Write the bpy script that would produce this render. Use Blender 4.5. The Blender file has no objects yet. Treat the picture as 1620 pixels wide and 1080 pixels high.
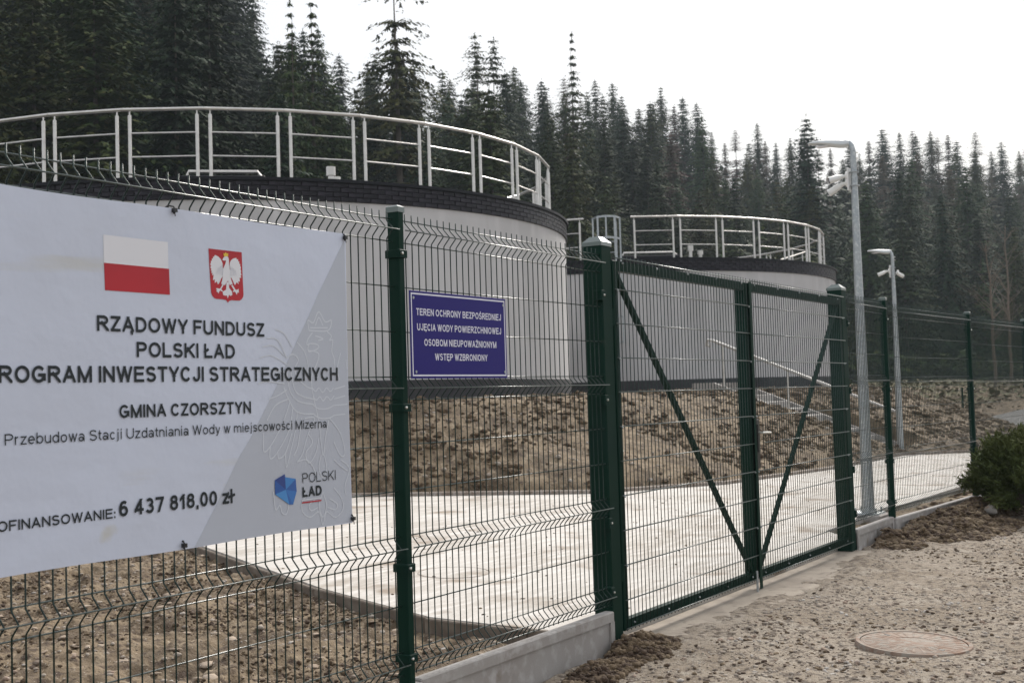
import bpy, math, random
import numpy as np
from mathutils import Vector, Matrix
R = random.Random(7)
NR = np.random.RandomState(11)
sc = bpy.context.scene
COL = sc.collection
PI = math.pi
# ---------------------------------------------------------------- camera
# World X runs along the fence, Y goes inward (to the tanks), Z is up.
PHI, KD = 0.5624, 3.3267
PITCH, ROLL = 0.0454, -0.0304
CAM = Vector((0, -KD, 1.45))
fw = Vector((math.cos(PHI) * math.cos(PITCH), math.sin(PHI) * math.cos(PITCH), math.sin(PITCH)))
r0 = Vector((math.sin(PHI), -math.cos(PHI), 0))
u0 = r0.cross(fw)
rr = r0 * math.cos(ROLL) + u0 * math.sin(ROLL)
uu = -r0 * math.sin(ROLL) + u0 * math.cos(ROLL)
cd = bpy.data.cameras.new('camera')
cam = bpy.data.objects.new('camera', cd)
COL.objects.link(cam)
cam.matrix_world = Matrix(((rr.x, uu.x, -fw.x, CAM.x), (rr.y, uu.y, -fw.y, CAM.y), (rr.z, uu.z, -fw.z, CAM.z), (0, 0, 0, 1)))
cd.sensor_width = 22.3
cd.lens = 22.3 * 1946.3 / 1620
cd.clip_end = 3000
cd.dof.use_dof = True
cd.dof.focus_distance = 6.2
cd.dof.aperture_fstop = 4.0
sc.camera = cam
# ---------------------------------------------------------------- sky, sun, exposure
SUN_EL, SUN_HEAD = math.radians(40), math.radians(6)   # heading measured from world +X towards +Y
w = bpy.data.worlds.new('World'); sc.world = w; w.use_nodes = True
nt = w.node_tree; bg = nt.nodes['Background']
sky = nt.nodes.new('ShaderNodeTexSky'); sky.sky_type = 'NISHITA'; sky.sun_disc = False
sky.sun_elevation = SUN_EL; sky.sun_rotation = PI / 2 - SUN_HEAD
sky.air_density = 1.5; sky.dust_density = 4
mx = nt.nodes.new('ShaderNodeMix'); mx.data_type = 'RGBA'; mx.inputs[0].default_value = 0.80
mx.inputs[7].default_value = (10.8, 10.95, 11.3, 1)      # the bright even cloud layer
nt.links.new(sky.outputs[0], mx.inputs[6]); nt.links.new(mx.outputs[2], bg.inputs[0])
bg.inputs[1].default_value = 0.1
sl = bpy.data.lights.new('sun', 'SUN'); sl.energy = 4.3; sl.angle = math.radians(18); sl.color = (1, .95, .88)
so = bpy.data.objects.new('sun', sl); COL.objects.link(so)
sd = Vector((math.cos(SUN_EL) * math.cos(SUN_HEAD), math.cos(SUN_EL) * math.sin(SUN_HEAD), math.sin(SUN_EL)))
so.rotation_euler = sd.to_track_quat('Z', 'Y').to_euler()
sc.view_settings.view_transform = 'Standard'; sc.view_settings.look = 'None'
sc.view_settings.exposure = 0; sc.view_settings.gamma = 1; sc.view_settings.use_curve_mapping = False
sc.cycles.max_bounces = 6; sc.cycles.volume_bounces = 0; sc.cycles.transparent_max_bounces = 8
# ---------------------------------------------------------------- helpers
def tag(o, label=None, cat=None, group=None, kind=None):
    if label: o['label'] = label
    if cat: o['category'] = cat
    if group: o['group'] = group
    if kind: o['kind'] = kind
    return o
def empty(name, loc, label, cat, group=None, rz=0):
    o = bpy.data.objects.new(name, None); COL.objects.link(o)
    o.location = loc; o.rotation_euler = (0, 0, rz); o.empty_display_size = .1
    return tag(o, label, cat, group)
def link(name, me, parent=None, loc=(0, 0, 0), rot=(0, 0, 0), scale=None):
    o = bpy.data.objects.new(name, me); COL.objects.link(o)
    o.location = loc; o.rotation_euler = rot
    if scale: o.scale = scale
    if parent: o.parent = parent
    return o
class G:
    def __init__(s): s.v = []; s.f = []
    def add(s, v, f):
        n = len(s.v); s.v += [tuple(p) for p in v]; s.f += [tuple(i + n for i in q) for q in f]; return s
    def box(s, a, b, bev=0):
        x0, y0, z0 = a; x1, y1, z1 = b
        if not bev:
            return s.add([(x0,y0,z0),(x1,y0,z0),(x1,y1,z0),(x0,y1,z0),(x0,y0,z1),(x1,y0,z1),(x1,y1,z1),(x0,y1,z1)],
                     [(0,3,2,1),(4,5,6,7),(0,1,5,4),(1,2,6,5),(2,3,7,6),(3,0,4,7)])
        c = bev   # vertical and top edges chamfered
        ring = [(x0+c,y0),(x1-c,y0),(x1,y0+c),(x1,y1-c),(x1-c,y1),(x0+c,y1),(x0,y1-c),(x0,y0+c)]
        v = [(x,y,z0) for x,y in ring] + [(x,y,z1-c) for x,y in ring]
        cx, cy = (x0+x1)/2, (y0+y1)/2
        v += [(x+(c if x<cx else -c)*(1 if (x in (x0,x1)) else 0), y+(c if y<cy else -c)*(1 if (y in (y0,y1)) else 0), z1) for x,y in ring]
        f = [tuple(range(7,-1,-1)), tuple(range(16,24))]
        for k in range(8):
            j = (k+1)%8
            f += [(k,j,j+8,k+8),(k+8,j+8,j+16,k+16)]
        return s.add(v, f)
    def tube(s, pts, r, n=8, caps=True):
        pts = [Vector(p) for p in pts]; rs = r if isinstance(r, (list, tuple)) else [r]*len(pts)
        v = []; f = []
        up = None
        for i, p in enumerate(pts):
            t = (pts[min(i+1,len(pts)-1)] - pts[max(i-1,0)]).normalized()
            if up is None:
                a = Vector((0,0,1)) if abs(t.z) < .9 else Vector((1,0,0)); up = (a - t*a.dot(t)).normalized()
            else: up = (up - t*up.dot(t)).normalized()
            sd_ = t.cross(up)
            for k in range(n):
                a = 2*PI*(k+.5)/n; v.append(p + (up*math.cos(a) + sd_*math.sin(a))*rs[i])
        for i in range(len(pts)-1):
            for k in range(n):
                j = (k+1)%n; f.append((i*n+k, i*n+j, (i+1)*n+j, (i+1)*n+k))
        if caps: f += [tuple(range(n-1,-1,-1)), tuple(range((len(pts)-1)*n, len(pts)*n))]
        return s.add(v, f)
    def lathe(s, prof, n=24, c=(0,0,0), a0=0, a1=2*PI):
        full = abs(a1-a0-2*PI) < 1e-6; m = n if full else n+1
        v = []; f = []
        for r_, z in prof:
            for k in range(m):
                a = a0+(a1-a0)*k/n; v.append((c[0]+r_*math.cos(a), c[1]+r_*math.sin(a), c[2]+z))
        for i in range(len(prof)-1):
            for k in range(n):
                j = (k+1)%m; f.append((i*m+k, i*m+j, (i+1)*m+j, (i+1)*m+k))
        return s.add(v, f)
    def mesh(s, name, mat, smooth=False):
        me = bpy.data.meshes.new(name); me.from_pydata(s.v, [], s.f)
        if smooth:
            me.polygons.foreach_set('use_smooth', [True]*len(me.polygons))
            if smooth != 'all':
                try: me.set_sharp_from_angle(angle=math.radians(38))
                except Exception: pass
        me.materials.append(mat); me.update(); return me
    def obj(s, name, mat, parent=None, loc=(0,0,0), smooth=False, rot=(0,0,0)):
        return link(name, s.mesh(name, mat, smooth), parent, loc, rot)
def fastmesh(name, V, F, mat, smooth=False):
    V = np.asarray(V, np.float32); F = np.asarray(F, np.int32); k = F.shape[1]
    me = bpy.data.meshes.new(name)
    me.vertices.add(len(V)); me.vertices.foreach_set('co', V.ravel())
    me.loops.add(F.size); me.loops.foreach_set('vertex_index', F.ravel())
    me.polygons.add(len(F)); me.polygons.foreach_set('loop_start', np.arange(0, F.size, k, dtype=np.int32))
    if smooth: me.polygons.foreach_set('use_smooth', np.ones(len(F), bool))
    me.materials.append(mat); me.update(calc_edges=True); me.validate(); return me
def _h(i, j, s):
    n = (i*374761393 + j*668265263 + s*1442695041) & 0x7fffffff
    n = ((n ^ (n >> 13))*1274126177) & 0x7fffffff
    return ((n ^ (n >> 16)) & 0xffff)/65535.0
def noise2(x, y, s=0):
    xi = np.floor(x).astype(np.int64); yi = np.floor(y).astype(np.int64); a = x-xi; b = y-yi
    a = a*a*(3-2*a); b = b*b*(3-2*b)
    return (_h(xi,yi,s)*(1-a)+_h(xi+1,yi,s)*a)*(1-b) + (_h(xi,yi+1,s)*(1-a)+_h(xi+1,yi+1,s)*a)*b
def fbm(x, y, o=4, s=0):
    t = 0; A = .5; n = 0
    for k in range(o):
        t = t + A*noise2(x*2**k+17.3*k, y*2**k-9.1*k, s+k); n += A; A *= .5
    return t/n
# ---------------------------------------------------------------- materials
def mat(name, col, rough=.6, metal=0, bump=None, mix=None, spec=None, coat=0, objvar=0):
    """col base; mix = [(colour, scale, low, high, detail)] noise patches; bump = [(scale, strength, distance)]"""
    m = bpy.data.materials.new(name); m.use_nodes = True; t = m.node_tree; b = t.nodes['Principled BSDF']
    b.inputs['Roughness'].default_value = rough; b.inputs['Metallic'].default_value = metal
    if spec is not None: b.inputs['Specular IOR Level'].default_value = spec
    if coat: b.inputs['Coat Weight'].default_value = coat; b.inputs['Coat Roughness'].default_value = .33
    tc = t.nodes.new('ShaderNodeTexCoord'); src = None
    rgb = t.nodes.new('ShaderNodeRGB'); rgb.outputs[0].default_value = (*col, 1); src = rgb.outputs[0]
    for (c2, scl, lo, hi, det) in (mix or []):
        n = t.nodes.new('ShaderNodeTexNoise'); n.inputs['Scale'].default_value = scl if not isinstance(scl, tuple) else 1
        n.inputs['Detail'].default_value = det
        if isinstance(scl, tuple):
            mp = t.nodes.new('ShaderNodeMapping'); mp.inputs['Scale'].default_value = scl
            t.links.new(tc.outputs['Object'], mp.inputs[0]); t.links.new(mp.outputs[0], n.inputs[0])
        else: t.links.new(tc.outputs['Object'], n.inputs[0])
        mr = t.nodes.new('ShaderNodeMapRange'); mr.inputs[1].default_value = lo; mr.inputs[2].default_value = hi
        t.links.new(n.outputs[0], mr.inputs[0])
        x = t.nodes.new('ShaderNodeMix'); x.data_type = 'RGBA'
        t.links.new(mr.outputs[0], x.inputs[0]); t.links.new(src, x.inputs[6]); x.inputs[7].default_value = (*c2, 1)
        src = x.outputs[2]
    if objvar:
        oi = t.nodes.new('ShaderNodeObjectInfo'); hs = t.nodes.new('ShaderNodeHueSaturation')
        mr = t.nodes.new('ShaderNodeMapRange'); mr.inputs[3].default_value = 1-objvar; mr.inputs[4].default_value = 1+objvar
        t.links.new(oi.outputs['Random'], mr.inputs[0]); t.links.new(mr.outputs[0], hs.inputs['Value']); t.links.new(src, hs.inputs['Color'])
        if objvar > .28:
            m1 = t.nodes.new('ShaderNodeMath'); m1.operation = 'MULTIPLY'; m1.inputs[1].default_value = 7.31; m2 = t.nodes.new('ShaderNodeMath'); m2.operation = 'FRACT'
            m3 = t.nodes.new('ShaderNodeMapRange'); m3.inputs[3].default_value = .445; m3.inputs[4].default_value = .545
            t.links.new(oi.outputs['Random'], m1.inputs[0]); t.links.new(m1.outputs[0], m2.inputs[0]); t.links.new(m2.outputs[0], m3.inputs[0]); t.links.new(m3.outputs[0], hs.inputs['Hue'])
        src = hs.outputs[0]
    t.links.new(src, b.inputs['Base Color'])
    prev = None
    for (scl, st, dist) in (bump or []):
        n = t.nodes.new('ShaderNodeTexNoise'); n.inputs['Scale'].default_value = scl; n.inputs['Detail'].default_value = 5
        t.links.new(tc.outputs['Object'], n.inputs[0])
        bp = t.nodes.new('ShaderNodeBump'); bp.inputs['Strength'].default_value = st; bp.inputs['Distance'].default_value = dist
        t.links.new(n.outputs[0], bp.inputs['Height'])
        if prev: t.links.new(prev, bp.inputs['Normal'])
        prev = bp.outputs[0]
    if prev: t.links.new(prev, b.inputs['Normal'])
    return m
M = {}
M['green'] = mat('green_paint', (.0035,.023,.0150), .55, bump=[(60,.15,.002)], mix=[((.005,.023,.018),3,.45,.7,4), ((.05,.06,.05),9,.72,.80,6)], spec=.10)
M['wire'] = mat('green_wire', (.005,.020,.016), .34, mix=[((.010,.034,.026),14,.5,.7,2)], spec=.35, coat=0)
M['wire_top'] = mat('green_wire_sun_tint', (.022,.045,.038), .32, mix=[((.05,.075,.066),30,.5,.7,2)], spec=.7, coat=1)  # horizontal wires: same green paint, colour lightened to imitate sunlight along their tops
M['steel'] = mat('stainless', (.60,.585,.56), .38, 1, mix=[((.5,.48,.46),5,.4,.7,4)])
M['bolt'] = mat('bolt_steel', (.75,.74,.7), .35, 1)
M['galv'] = mat('galvanised', (.36,.385,.395), .45, .75, mix=[((.33,.36,.38),12,.42,.6,4), ((.5,.52,.52),35,.5,.7,2)])
M['plaster'] = mat('tank_plaster', (.495,.488,.495), .9, bump=[(160,.25,.003)], mix=[((.42,.415,.418),.35,.4,.65,5), ((.43,.42,.42),(7,7,.22),.60,.76,5), ((.54,.53,.535),(3,3,.35),.5,.75,4)])
M['brick'] = mat('clinker', (.0125,.012,.0165), .40, bump=[(50,.3,.003)], mix=[((.024,.022,.030),4,.45,.65,3)], objvar=.25, spec=.2)
M['mortar'] = mat('clinker_joint', (.010,.010,.012), .8)
M['flash'] = mat('flashing', (.010,.011,.015), .55, spec=.2)
M['plinth'] = mat('plinth_coat', (.030,.030,.035), .75, bump=[(120,.4,.004)], mix=[((.05,.048,.048),2,.5,.7,5)])
M['roof'] = mat('roof_membrane', (.08,.08,.085), .8)
M['concrete'] = mat('concrete', (.33,.312,.295), .85, bump=[(90,.3,.004),(400,.3,.001)], mix=[((.29,.265,.245),2.2,.42,.68,7), ((.43,.41,.40),14,.5,.72,5), ((.20,.16,.125),5,.66,.78,8)])
M['slab'] = mat('slab_concrete', (.475,.447,.413), .8, bump=[(60,.3,.004),(300,.35,.0015)], mix=[((.37,.335,.295),.9,.42,.62,9), ((.58,.55,.52),(2.5,14,2),.45,.7,5), ((.25,.20,.155),2.0,.56,.70,10), ((.26,.225,.19),38,.68,.74,3)])
M['kerb'] = mat('kerb_concrete', (.30,.255,.22), .9, bump=[(80,.4,.005)], mix=[((.20,.155,.12),6,.4,.7,6), ((.38,.35,.33),20,.5,.7,4)])
M['soil'] = mat('soil', (.205,.152,.096), .95, bump=[(45,.9,.02),(160,.8,.006)], mix=[((.098,.068,.040),1.7,.44,.58,8), ((.30,.235,.16),7,.54,.72,7), ((.065,.042,.027),13,.52,.66,6), ((.36,.32,.27),75,.64,.72,3)])
M['gravel'] = mat('gravel', (.300,.250,.196), .97, bump=[(22,.7,.03),(70,1,.014),(240,1,.005)], mix=[((.235,.188,.138),1.1,.42,.62,8), ((.350,.305,.25),5,.5,.7,8), ((.115,.088,.066),19,.50,.62,8), ((.42,.395,.365),85,.62,.72,3)])
M['stone'] = mat('pebble', (.31,.265,.22), .9, objvar=0, mix=[((.42,.39,.36),3.5,.55,.65,2), ((.17,.13,.10),5.1,.52,.62,2), ((.30,.22,.17),9,.55,.66,2)])
M['board'] = mat('old_board', (.115,.090,.070), .9, mix=[((.18,.15,.12),6,.45,.65,5)])
M['flake'] = mat('dry_soil_flake', (.36,.29,.225), .95, bump=[(60,.6,.01)], mix=[((.26,.20,.15),4,.45,.65,4)])
M['clod'] = mat('soil_clod', (.125,.087,.052), .97, bump=[(60,1,.012)], mix=[((.20,.150,.096),9,.48,.60,4), ((.062,.039,.025),14,.46,.58,4)])
M['rust'] = mat('rusty_iron', (.22,.140,.098), .92, bump=[(90,.5,.004)], mix=[((.27,.21,.17),4,.36,.58,7), ((.14,.085,.055),11,.5,.7,5), ((.27,.24,.205),26,.46,.62,5)])
M['white'] = mat('white_plastic', (.72,.72,.71), .4)
M['lampgrey'] = mat('lamp_housing', (.50,.52,.53), .4, .3)
M['black'] = mat('black_plastic', (.012,.012,.013), .35)
M['banner'] = mat('banner_vinyl', (.565,.605,.72), .45, bump=[(1.8,.7,.03),(5,.3,.012),(240,.12,.001)], mix=[((.54,.575,.675),1.2,.45,.7,3), ((.50,.48,.40),3.1,.70,.80,7), ((.53,.53,.52),(1,1,9),.62,.78,5)], spec=.35)
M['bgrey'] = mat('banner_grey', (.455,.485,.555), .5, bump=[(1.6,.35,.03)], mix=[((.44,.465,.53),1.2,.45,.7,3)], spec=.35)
M['bline'] = mat('banner_pale_line', (.58,.61,.67), .5)
M['ink'] = mat('black_ink', (.016,.022,.026), .5, spec=.3)
M['pred'] = mat('red_print', (.45,.018,.03), .45, spec=.35, mix=[((.36,.016,.026),2.5,.45,.7,4)])
M['pwhite'] = mat('white_print', (.70,.70,.74), .45, spec=.35)
M['gold'] = mat('gold_print', (.72,.50,.06), .45, spec=.35)
M['blue'] = mat('blue_plate', (.017,.012,.150), .5, spec=.2)
M['slet'] = mat('sign_lettering', (.66,.66,.76), .4)
for i, c in enumerate([(.02,.05,.22), (.03,.14,.42), (.045,.20,.50), (.025,.10,.34), (.035,.16,.45), (.03,.12,.38), (.06,.24,.55), (.02,.09,.33)]):
    M['lg%d' % i] = mat('logo_blue', c, .45)
M['bark'] = mat('bark', (.085,.068,.055), .95, bump=[(8,.8,.05)], mix=[((.13,.11,.095),1.5,.4,.7,5)])
M['palebark'] = mat('pale_bark', (.13,.105,.08), .9, mix=[((.16,.12,.095),2,.5,.7,4)])
M['sill'] = mat('dusty_concrete', (.37,.315,.255), .9, bump=[(40,.5,.006),(200,.5,.002)], mix=[((.28,.235,.19),3.5,.42,.62,8), ((.22,.185,.15),14,.58,.72,6)])
M['asphalt'] = mat('asphalt', (.045,.045,.047), .85, mix=[((.07,.068,.066),2,.5,.7,5)])
M['floor'] = mat('forest_floor', (.075,.062,.042), .95, mix=[((.05,.055,.03),.15,.4,.6,5), ((.13,.11,.075),.05,.5,.7,5)])
def leafmat(name, a, b, c, var=.34):
    m = mat(name, a, .75, mix=[(b,.55,.42,.62,4), (c,1.9,.55,.72,3)], objvar=var, spec=.08)
    return m
M['spruce'] = leafmat('spruce_needles', (.030,.053,.016), (.058,.074,.022), (.100,.094,.034))
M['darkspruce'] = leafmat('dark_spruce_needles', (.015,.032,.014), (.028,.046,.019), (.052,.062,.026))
M['brownspruce'] = leafmat('browned_needles', (.100,.072,.054), (.055,.052,.034), (.135,.098,.074))
M['bush'] = leafmat('juniper_needles', (.060,.078,.026), (.115,.120,.042), (.034,.044,.015), 0)
M['drygrass'] = mat('dry_grass', (.20,.17,.095), .9, mix=[((.10,.11,.05),3,.45,.6,3)])
COAT={"shield":((987,1064),(1154,1064),(1156,984),(1159,907),(1157,898),(1150,889),(1140,883),(1125,882),(1099,882),(1089,880),(1083,877),(1079,871),(1074,877),(1068,881),(1053,883),(1021,883),(1010,886),(1001,894),(996,905),(992,964)),"wing_left":((1062,983),(1056,996),(1054,1006),(1055,1015),(1047,1029),(1035,1038),(1017,1043),(1013,1035),(1008,1036),(1008,1029),(1001,1027),(1003,1020),(996,1019),(998,1013),(993,1007),(998,1002),(993,995),(999,992),(995,984),(1002,984),(997,975),(1006,977),(1001,967),(1010,970),(1005,950),(1015,954),(1014,940),(1024,947),(1030,936),(1038,944),(1046,958),(1055,968)),"wing_right":((1088,984),(1093,997),(1089,1008),(1091,1020),(1098,1030),(1109,1037),(1125,1041),(1126,1035),(1134,1036),(1134,1028),(1140,1028),(1139,1020),(1145,1018),(1143,1011),(1148,1008),(1145,1000),(1149,993),(1146,987),(1150,979),(1144,976),(1149,969),(1139,967),(1141,954),(1132,954),(1135,943),(1124,950),(1115,938),(1108,949),(1101,961),(1091,970)),"body":((1056,996),(1066,1011),(1071,1024),(1070,1027),(1062,1025),(1053,1027),(1057,1034),(1062,1039),(1072,1043),(1082,1041),(1086,1032),(1086,1013),(1089,999),(1093,980),(1094,961),(1103,942),(1087,937),(1081,951),(1074,950),(1064,935),(1045,939),(1052,958),(1054,977)),"leg_left":((1052,939),(1059,937),(1045,920),(1054,913),(1048,911),(1040,915),(1035,910),(1031,902),(1028,908),(1022,909),(1021,914),(1026,915),(1018,921),(1026,922),(1035,921),(1040,922)),"leg_right":((1095,936),(1103,939),(1116,923),(1123,921),(1133,926),(1133,919),(1134,911),(1127,913),(1123,903),(1117,911),(1113,914),(1103,913),(1104,917),(1110,919)),"tail":((1073,948),(1084,948),(1085,927),(1099,914),(1101,902),(1092,897),(1084,901),(1082,898),(1077,887),(1073,898),(1066,897),(1054,899),(1052,911),(1069,919),(1070,926)),"crown":((1061,1041),(1058,1053),(1064,1051),(1070,1057),(1076,1052),(1083,1054),(1082,1043))}
WATERMARK=(((1518,783),(1513,823),(1545,815),(1578,860),(1616,821),(1654,828),(1631,786),(1518,783)),((1527,794),(1629,797)),((1557,805),(1578,837),(1600,807)),((1537,774),(1510,748),(1503,726),(1525,731),(1561,729),(1574,719),(1554,706),(1515,699),(1509,707)),((1628,781),(1652,764),(1640,747),(1660,747),(1652,703),(1667,668),(1669,606)),((1556,762),(1588,756),(1598,750),(1574,745)),((1516,731),(1509,705),(1541,701),(1573,689),(1558,649),(1528,606),(1529,546),(1540,503),(1563,424)),((1529,554),(1548,541),(1568,554),(1591,536),(1614,554),(1636,540),(1657,553)),((1531,520),(1551,507),(1573,519),(1592,503),(1616,519),(1638,505),(1659,522)),((1533,486),(1565,472),(1617,471),(1655,483)),((1536,447),(1577,433),(1629,433),(1656,443)),((1447,734),(1489,696),(1507,640),(1493,606)),((1389,673),(1420,687),(1451,666),(1431,632),(1442,598),(1491,563),(1535,550)),((1382,631),(1398,547),(1446,504),(1533,490)),((1406,623),(1428,547),(1477,521),(1534,511)),((1367,556),(1390,514),(1438,462),(1536,451)),((1769,741),(1706,695),(1683,632),(1695,588)),((1781,678),(1739,668),(1745,633),(1771,606)),((1663,549),(1728,561),(1777,588)),((1661,509),(1727,521),(1776,548)),((1660,483),(1739,486),(1774,507)),((1656,443),(1724,446),(1773,463)),((1283,516),(1330,527),(1379,548)),((1269,434),(1317,490),(1390,514)),((1250,386),(1248,320),(1283,335),(1351,415),(1396,497)),((1283,335),(1282,290),(1318,308),(1386,388),(1414,480)),((1324,308),(1329,287),(1366,306),(1404,379)),((1366,306),(1370,252),(1390,296),(1423,387),(1438,462)),((1414,295),(1440,336),(1462,436)),((1239,623),(1286,631),(1381,615)),((1226,574),(1273,582),(1368,573)),((1241,672),(1300,681),(1383,648)),((1278,747),(1337,740),(1383,673)),((1326,781),(1374,766),(1415,716)),((1254,713),(1313,718),(1371,682)),((1481,436),(1538,434),(1498,375),(1464,301),(1438,272)),((1498,375),(1522,340),(1482,300),(1500,260),(1540,296),(1561,356)),((1563,424),(1582,286),(1600,354),(1622,423)),((1629,431),(1694,367),(1718,287),(1690,279),(1652,334)),((1571,286),(1557,235),(1579,199),(1602,232),(1591,285)),((1515,153),(1458,115),(1456,73),(1499,48),(1551,64),(1572,11),(1596,60),(1648,33),(1696,59),(1691,104),(1646,151)),((1533,117),(1494,95),(1506,73),(1545,82)),((1618,110),(1663,84),(1649,64),(1603,77)),((1577,139),(1552,90),(1573,41),(1597,86),(1577,139)),((1295,162),(1305,96),(1329,110),(1340,80),(1364,74),(1377,106),(1366,140)),((1690,262),(1743,223),(1748,187),(1713,155),(1718,119),(1746,112)),((1650,264),(1689,236),(1729,215)),((1432,269),(1482,274),(1519,246),(1543,202)))
# ---------------------------------------------------------------- terrain
T1, T2, TR, TB = (18.42, 14.9), (34.28, 14.49), 6.78, 1.48
SLAB = [(6.38,.12),(11.3,.12),(11.9,.6),(14.6,.62),(18,.54),(22,.8),(27,1.2),(25.72,2.2),(24.43,3.11),(20.26,3.17),(16.7,3.61),(14.53,4.65),(12.7,7.3),(9.6,7.9),(8.285,5.43),(6.99,2.8),(6.487,1.455),(6.4,.6)]
def seg_d(x, y, a, b):
    dx, dy = b[0]-a[0], b[1]-a[1]; t = np.clip(((x-a[0])*dx+(y-a[1])*dy)/(dx*dx+dy*dy), 0, 1)
    return np.hypot(x-a[0]-t*dx, y-a[1]-t*dy)
def slab_d(x, y):
    d = np.full(np.shape(x), 1e9); ins = np.zeros(np.shape(x), bool); n = len(SLAB)
    for i in range(n):
        a, b = SLAB[i], SLAB[(i+1) % n]; d = np.minimum(d, seg_d(x, y, a, b))
        c = ((a[1] > y) != (b[1] > y)); xx = (b[0]-a[0])*(y-a[1])/((b[1]-a[1]) if b[1] != a[1] else 1e-9)+a[0]
        ins ^= c & (x < xx)
    return np.where(ins, -d, d)
def smooth(t): t = np.clip(t, 0, 1); return t*t*(3-2*t)
def slab_z(y): return .05+.025*np.clip(y-1.5, 0, 6.5)
def camxz(x, y): return .5332*x-.846*(y+KD), .846*x+.5332*(y+KD)
def front_px(px): return np.interp(px, [-400, 0, 500, 810, 1100, 1620, 2200], [45, 46, 52, 64, 82, 94, 96])
def span_px(px): return np.interp(px, [-400, 0, 810, 1620, 2200], [56, 58, 72, 84, 86])
def zfront(X, Z): return front_px(810+1946*X/np.maximum(Z, 1))
def hill(x, y):
    X, Z = camxz(x, y); a = 810+1946*X/np.maximum(Z, 1); f = zfront(X, Z)
    e = np.interp(a, [-400, 0, 400, 600, 810, 1100, 1620, 2200], [20, 19, 15, 16.5, 20, 24, 23, 23])
    h = e*np.clip((Z-f)/span_px(a), 0, 1.1)**1.15 + 1.3*smooth((Z-55)/10)
    return np.where(Z > 20, h, 0)
def ground_z(x, y):
    x = np.asarray(x, float); y = np.asarray(y, float)
    dc = seg_d(x, y, (T1[0], 14.7), (T2[0], 14.7)); df = np.maximum(slab_d(x, y), 0); dp = np.maximum(dc-7.45, 0)
    t = np.minimum(df/(df+dp+1e-6), (12.2-dc)/4.7)
    st_ = (x > 25.02) & (x < 26.83) & (y > 3.2) & (y < 8.4)
    base = np.where(y > 0, slab_z(y)-.065, 0)*np.clip(y*3, 0, 1)
    base = np.where(x > 40, base*0, base)
    b = base+(1.47-base)*np.clip(t, 0, 1)**.9*(y > .3)
    b = np.where(st_, np.minimum(b, .1+(y-3.9)*.418-.22), np.where(b > 1.2, np.minimum(b, 1.40), b))
    return b+hill(x, y)
def grid(xs, ys, zf, keep=None):
    X, Y = np.meshgrid(xs, ys); Z = zf(X, Y); nx = len(xs); ny = len(ys)
    V = np.stack([X, Y, Z], -1).reshape(-1, 3)
    i = np.arange((nx-1)*(ny-1)); a = (i//(nx-1))*nx+i % (nx-1)
    F = np.stack([a, a+1, a+nx+1, a+nx], -1)
    if keep is not None:
        c = V[F].mean(1); F = F[keep(c[:, 0], c[:, 1])]
    used = np.unique(F); mp = np.zeros(len(V), int); mp[used] = np.arange(len(used))
    return V[used], mp[F]
def arange(*parts):
    o = []
    for a, b, s in parts: o += list(np.arange(a, b, s))
    return np.array(o)
def ridged(x, y, s): return 1-np.abs(2*fbm(x, y, 3, s)-1)
# far ground, one sheet
xs = arange((-300,-20,20),(-20,60,2.5),(60,200,5),(200,470,20)); ys = arange((-330,-30,20),(-30,140,3),(140,400,20))
def zfar(X, Y):
    z = ground_z(X, Y); inb = np.clip(np.minimum.reduce([X-1.5, 70-X, Y+12, 20-Y])/3, 0, 1)
    return z-.04-.6*inb+.25*(fbm(X*.3, Y*.3, 3, 5)-.5)*(1-inb)
V, F = grid(xs, ys, zfar)
tag(link('ground', fastmesh('ground', V, F, M['floor'], True)), kind='structure')
# soil behind the fence
def soil_z(X, Y):
    z = ground_z(X, Y); near = X < 9.3
    d1 = -.045+.085*(ridged(X*1.3, Y*2.1, 3)**2-.4)+.055*(ridged(X*5, Y*7.5, 23)-.6)+.10*np.clip(fbm(X*5, Y*5, 4, 8)-.5, -.05, 1)+.045*(fbm(X*22, Y*22, 3, 9)-.5)
    bank = np.clip((z-.25)*2, 0, 1)*np.clip((1.5-z)*4+.3, 0, 1)
    d2 = .20*(ridged(X*.9, Y*.9, 13)-.6)*bank+.12*(fbm(X*3.2, Y*3.2, 3, 18)-.5)*(bank*.8+.3)+.07*(fbm(X*9, Y*9, 3, 19)-.5)
    z = z+np.where(near, d1, d2)
    s = slab_d(X, Y); lim = slab_z(Y)-.015
    z = np.where(s < .25, np.minimum(z, np.where(near, lim-.03, lim)), z)
    z = np.where(s < -.1, z-.25, z)
    z = np.where((X > 24.95) & (X < 26.9) & (Y > 3.2) & (Y < 8.4), np.minimum(z, .1+(Y-3.9)*.418-.14), z)
    f = np.clip(Y/.25, 0, 1); return z*f-(1-f)*.02
keep = lambda x, y: (slab_d(x, y) > -.35) & (np.hypot(x-T1[0], y-T1[1]) > 6.3) & (np.hypot(x-T2[0], y-T2[1]) > 6.3)
V, F = grid(arange((1.0, 3.2, .06), (3.2, 9.31, .021)), arange((.03, 9.2, .024)), soil_z, keep)
tag(link('soil', fastmesh('soil', V, F, M['soil'], True)), kind='structure')
V, F = grid(arange((9.28, 30, .075), (30, 70, .2)), arange((.03, 9, .07), (9, 20, .2)), soil_z, keep)
tag(link('soil_bank', fastmesh('soil_bank', V, F, M['soil'], True)), kind='structure')
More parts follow.
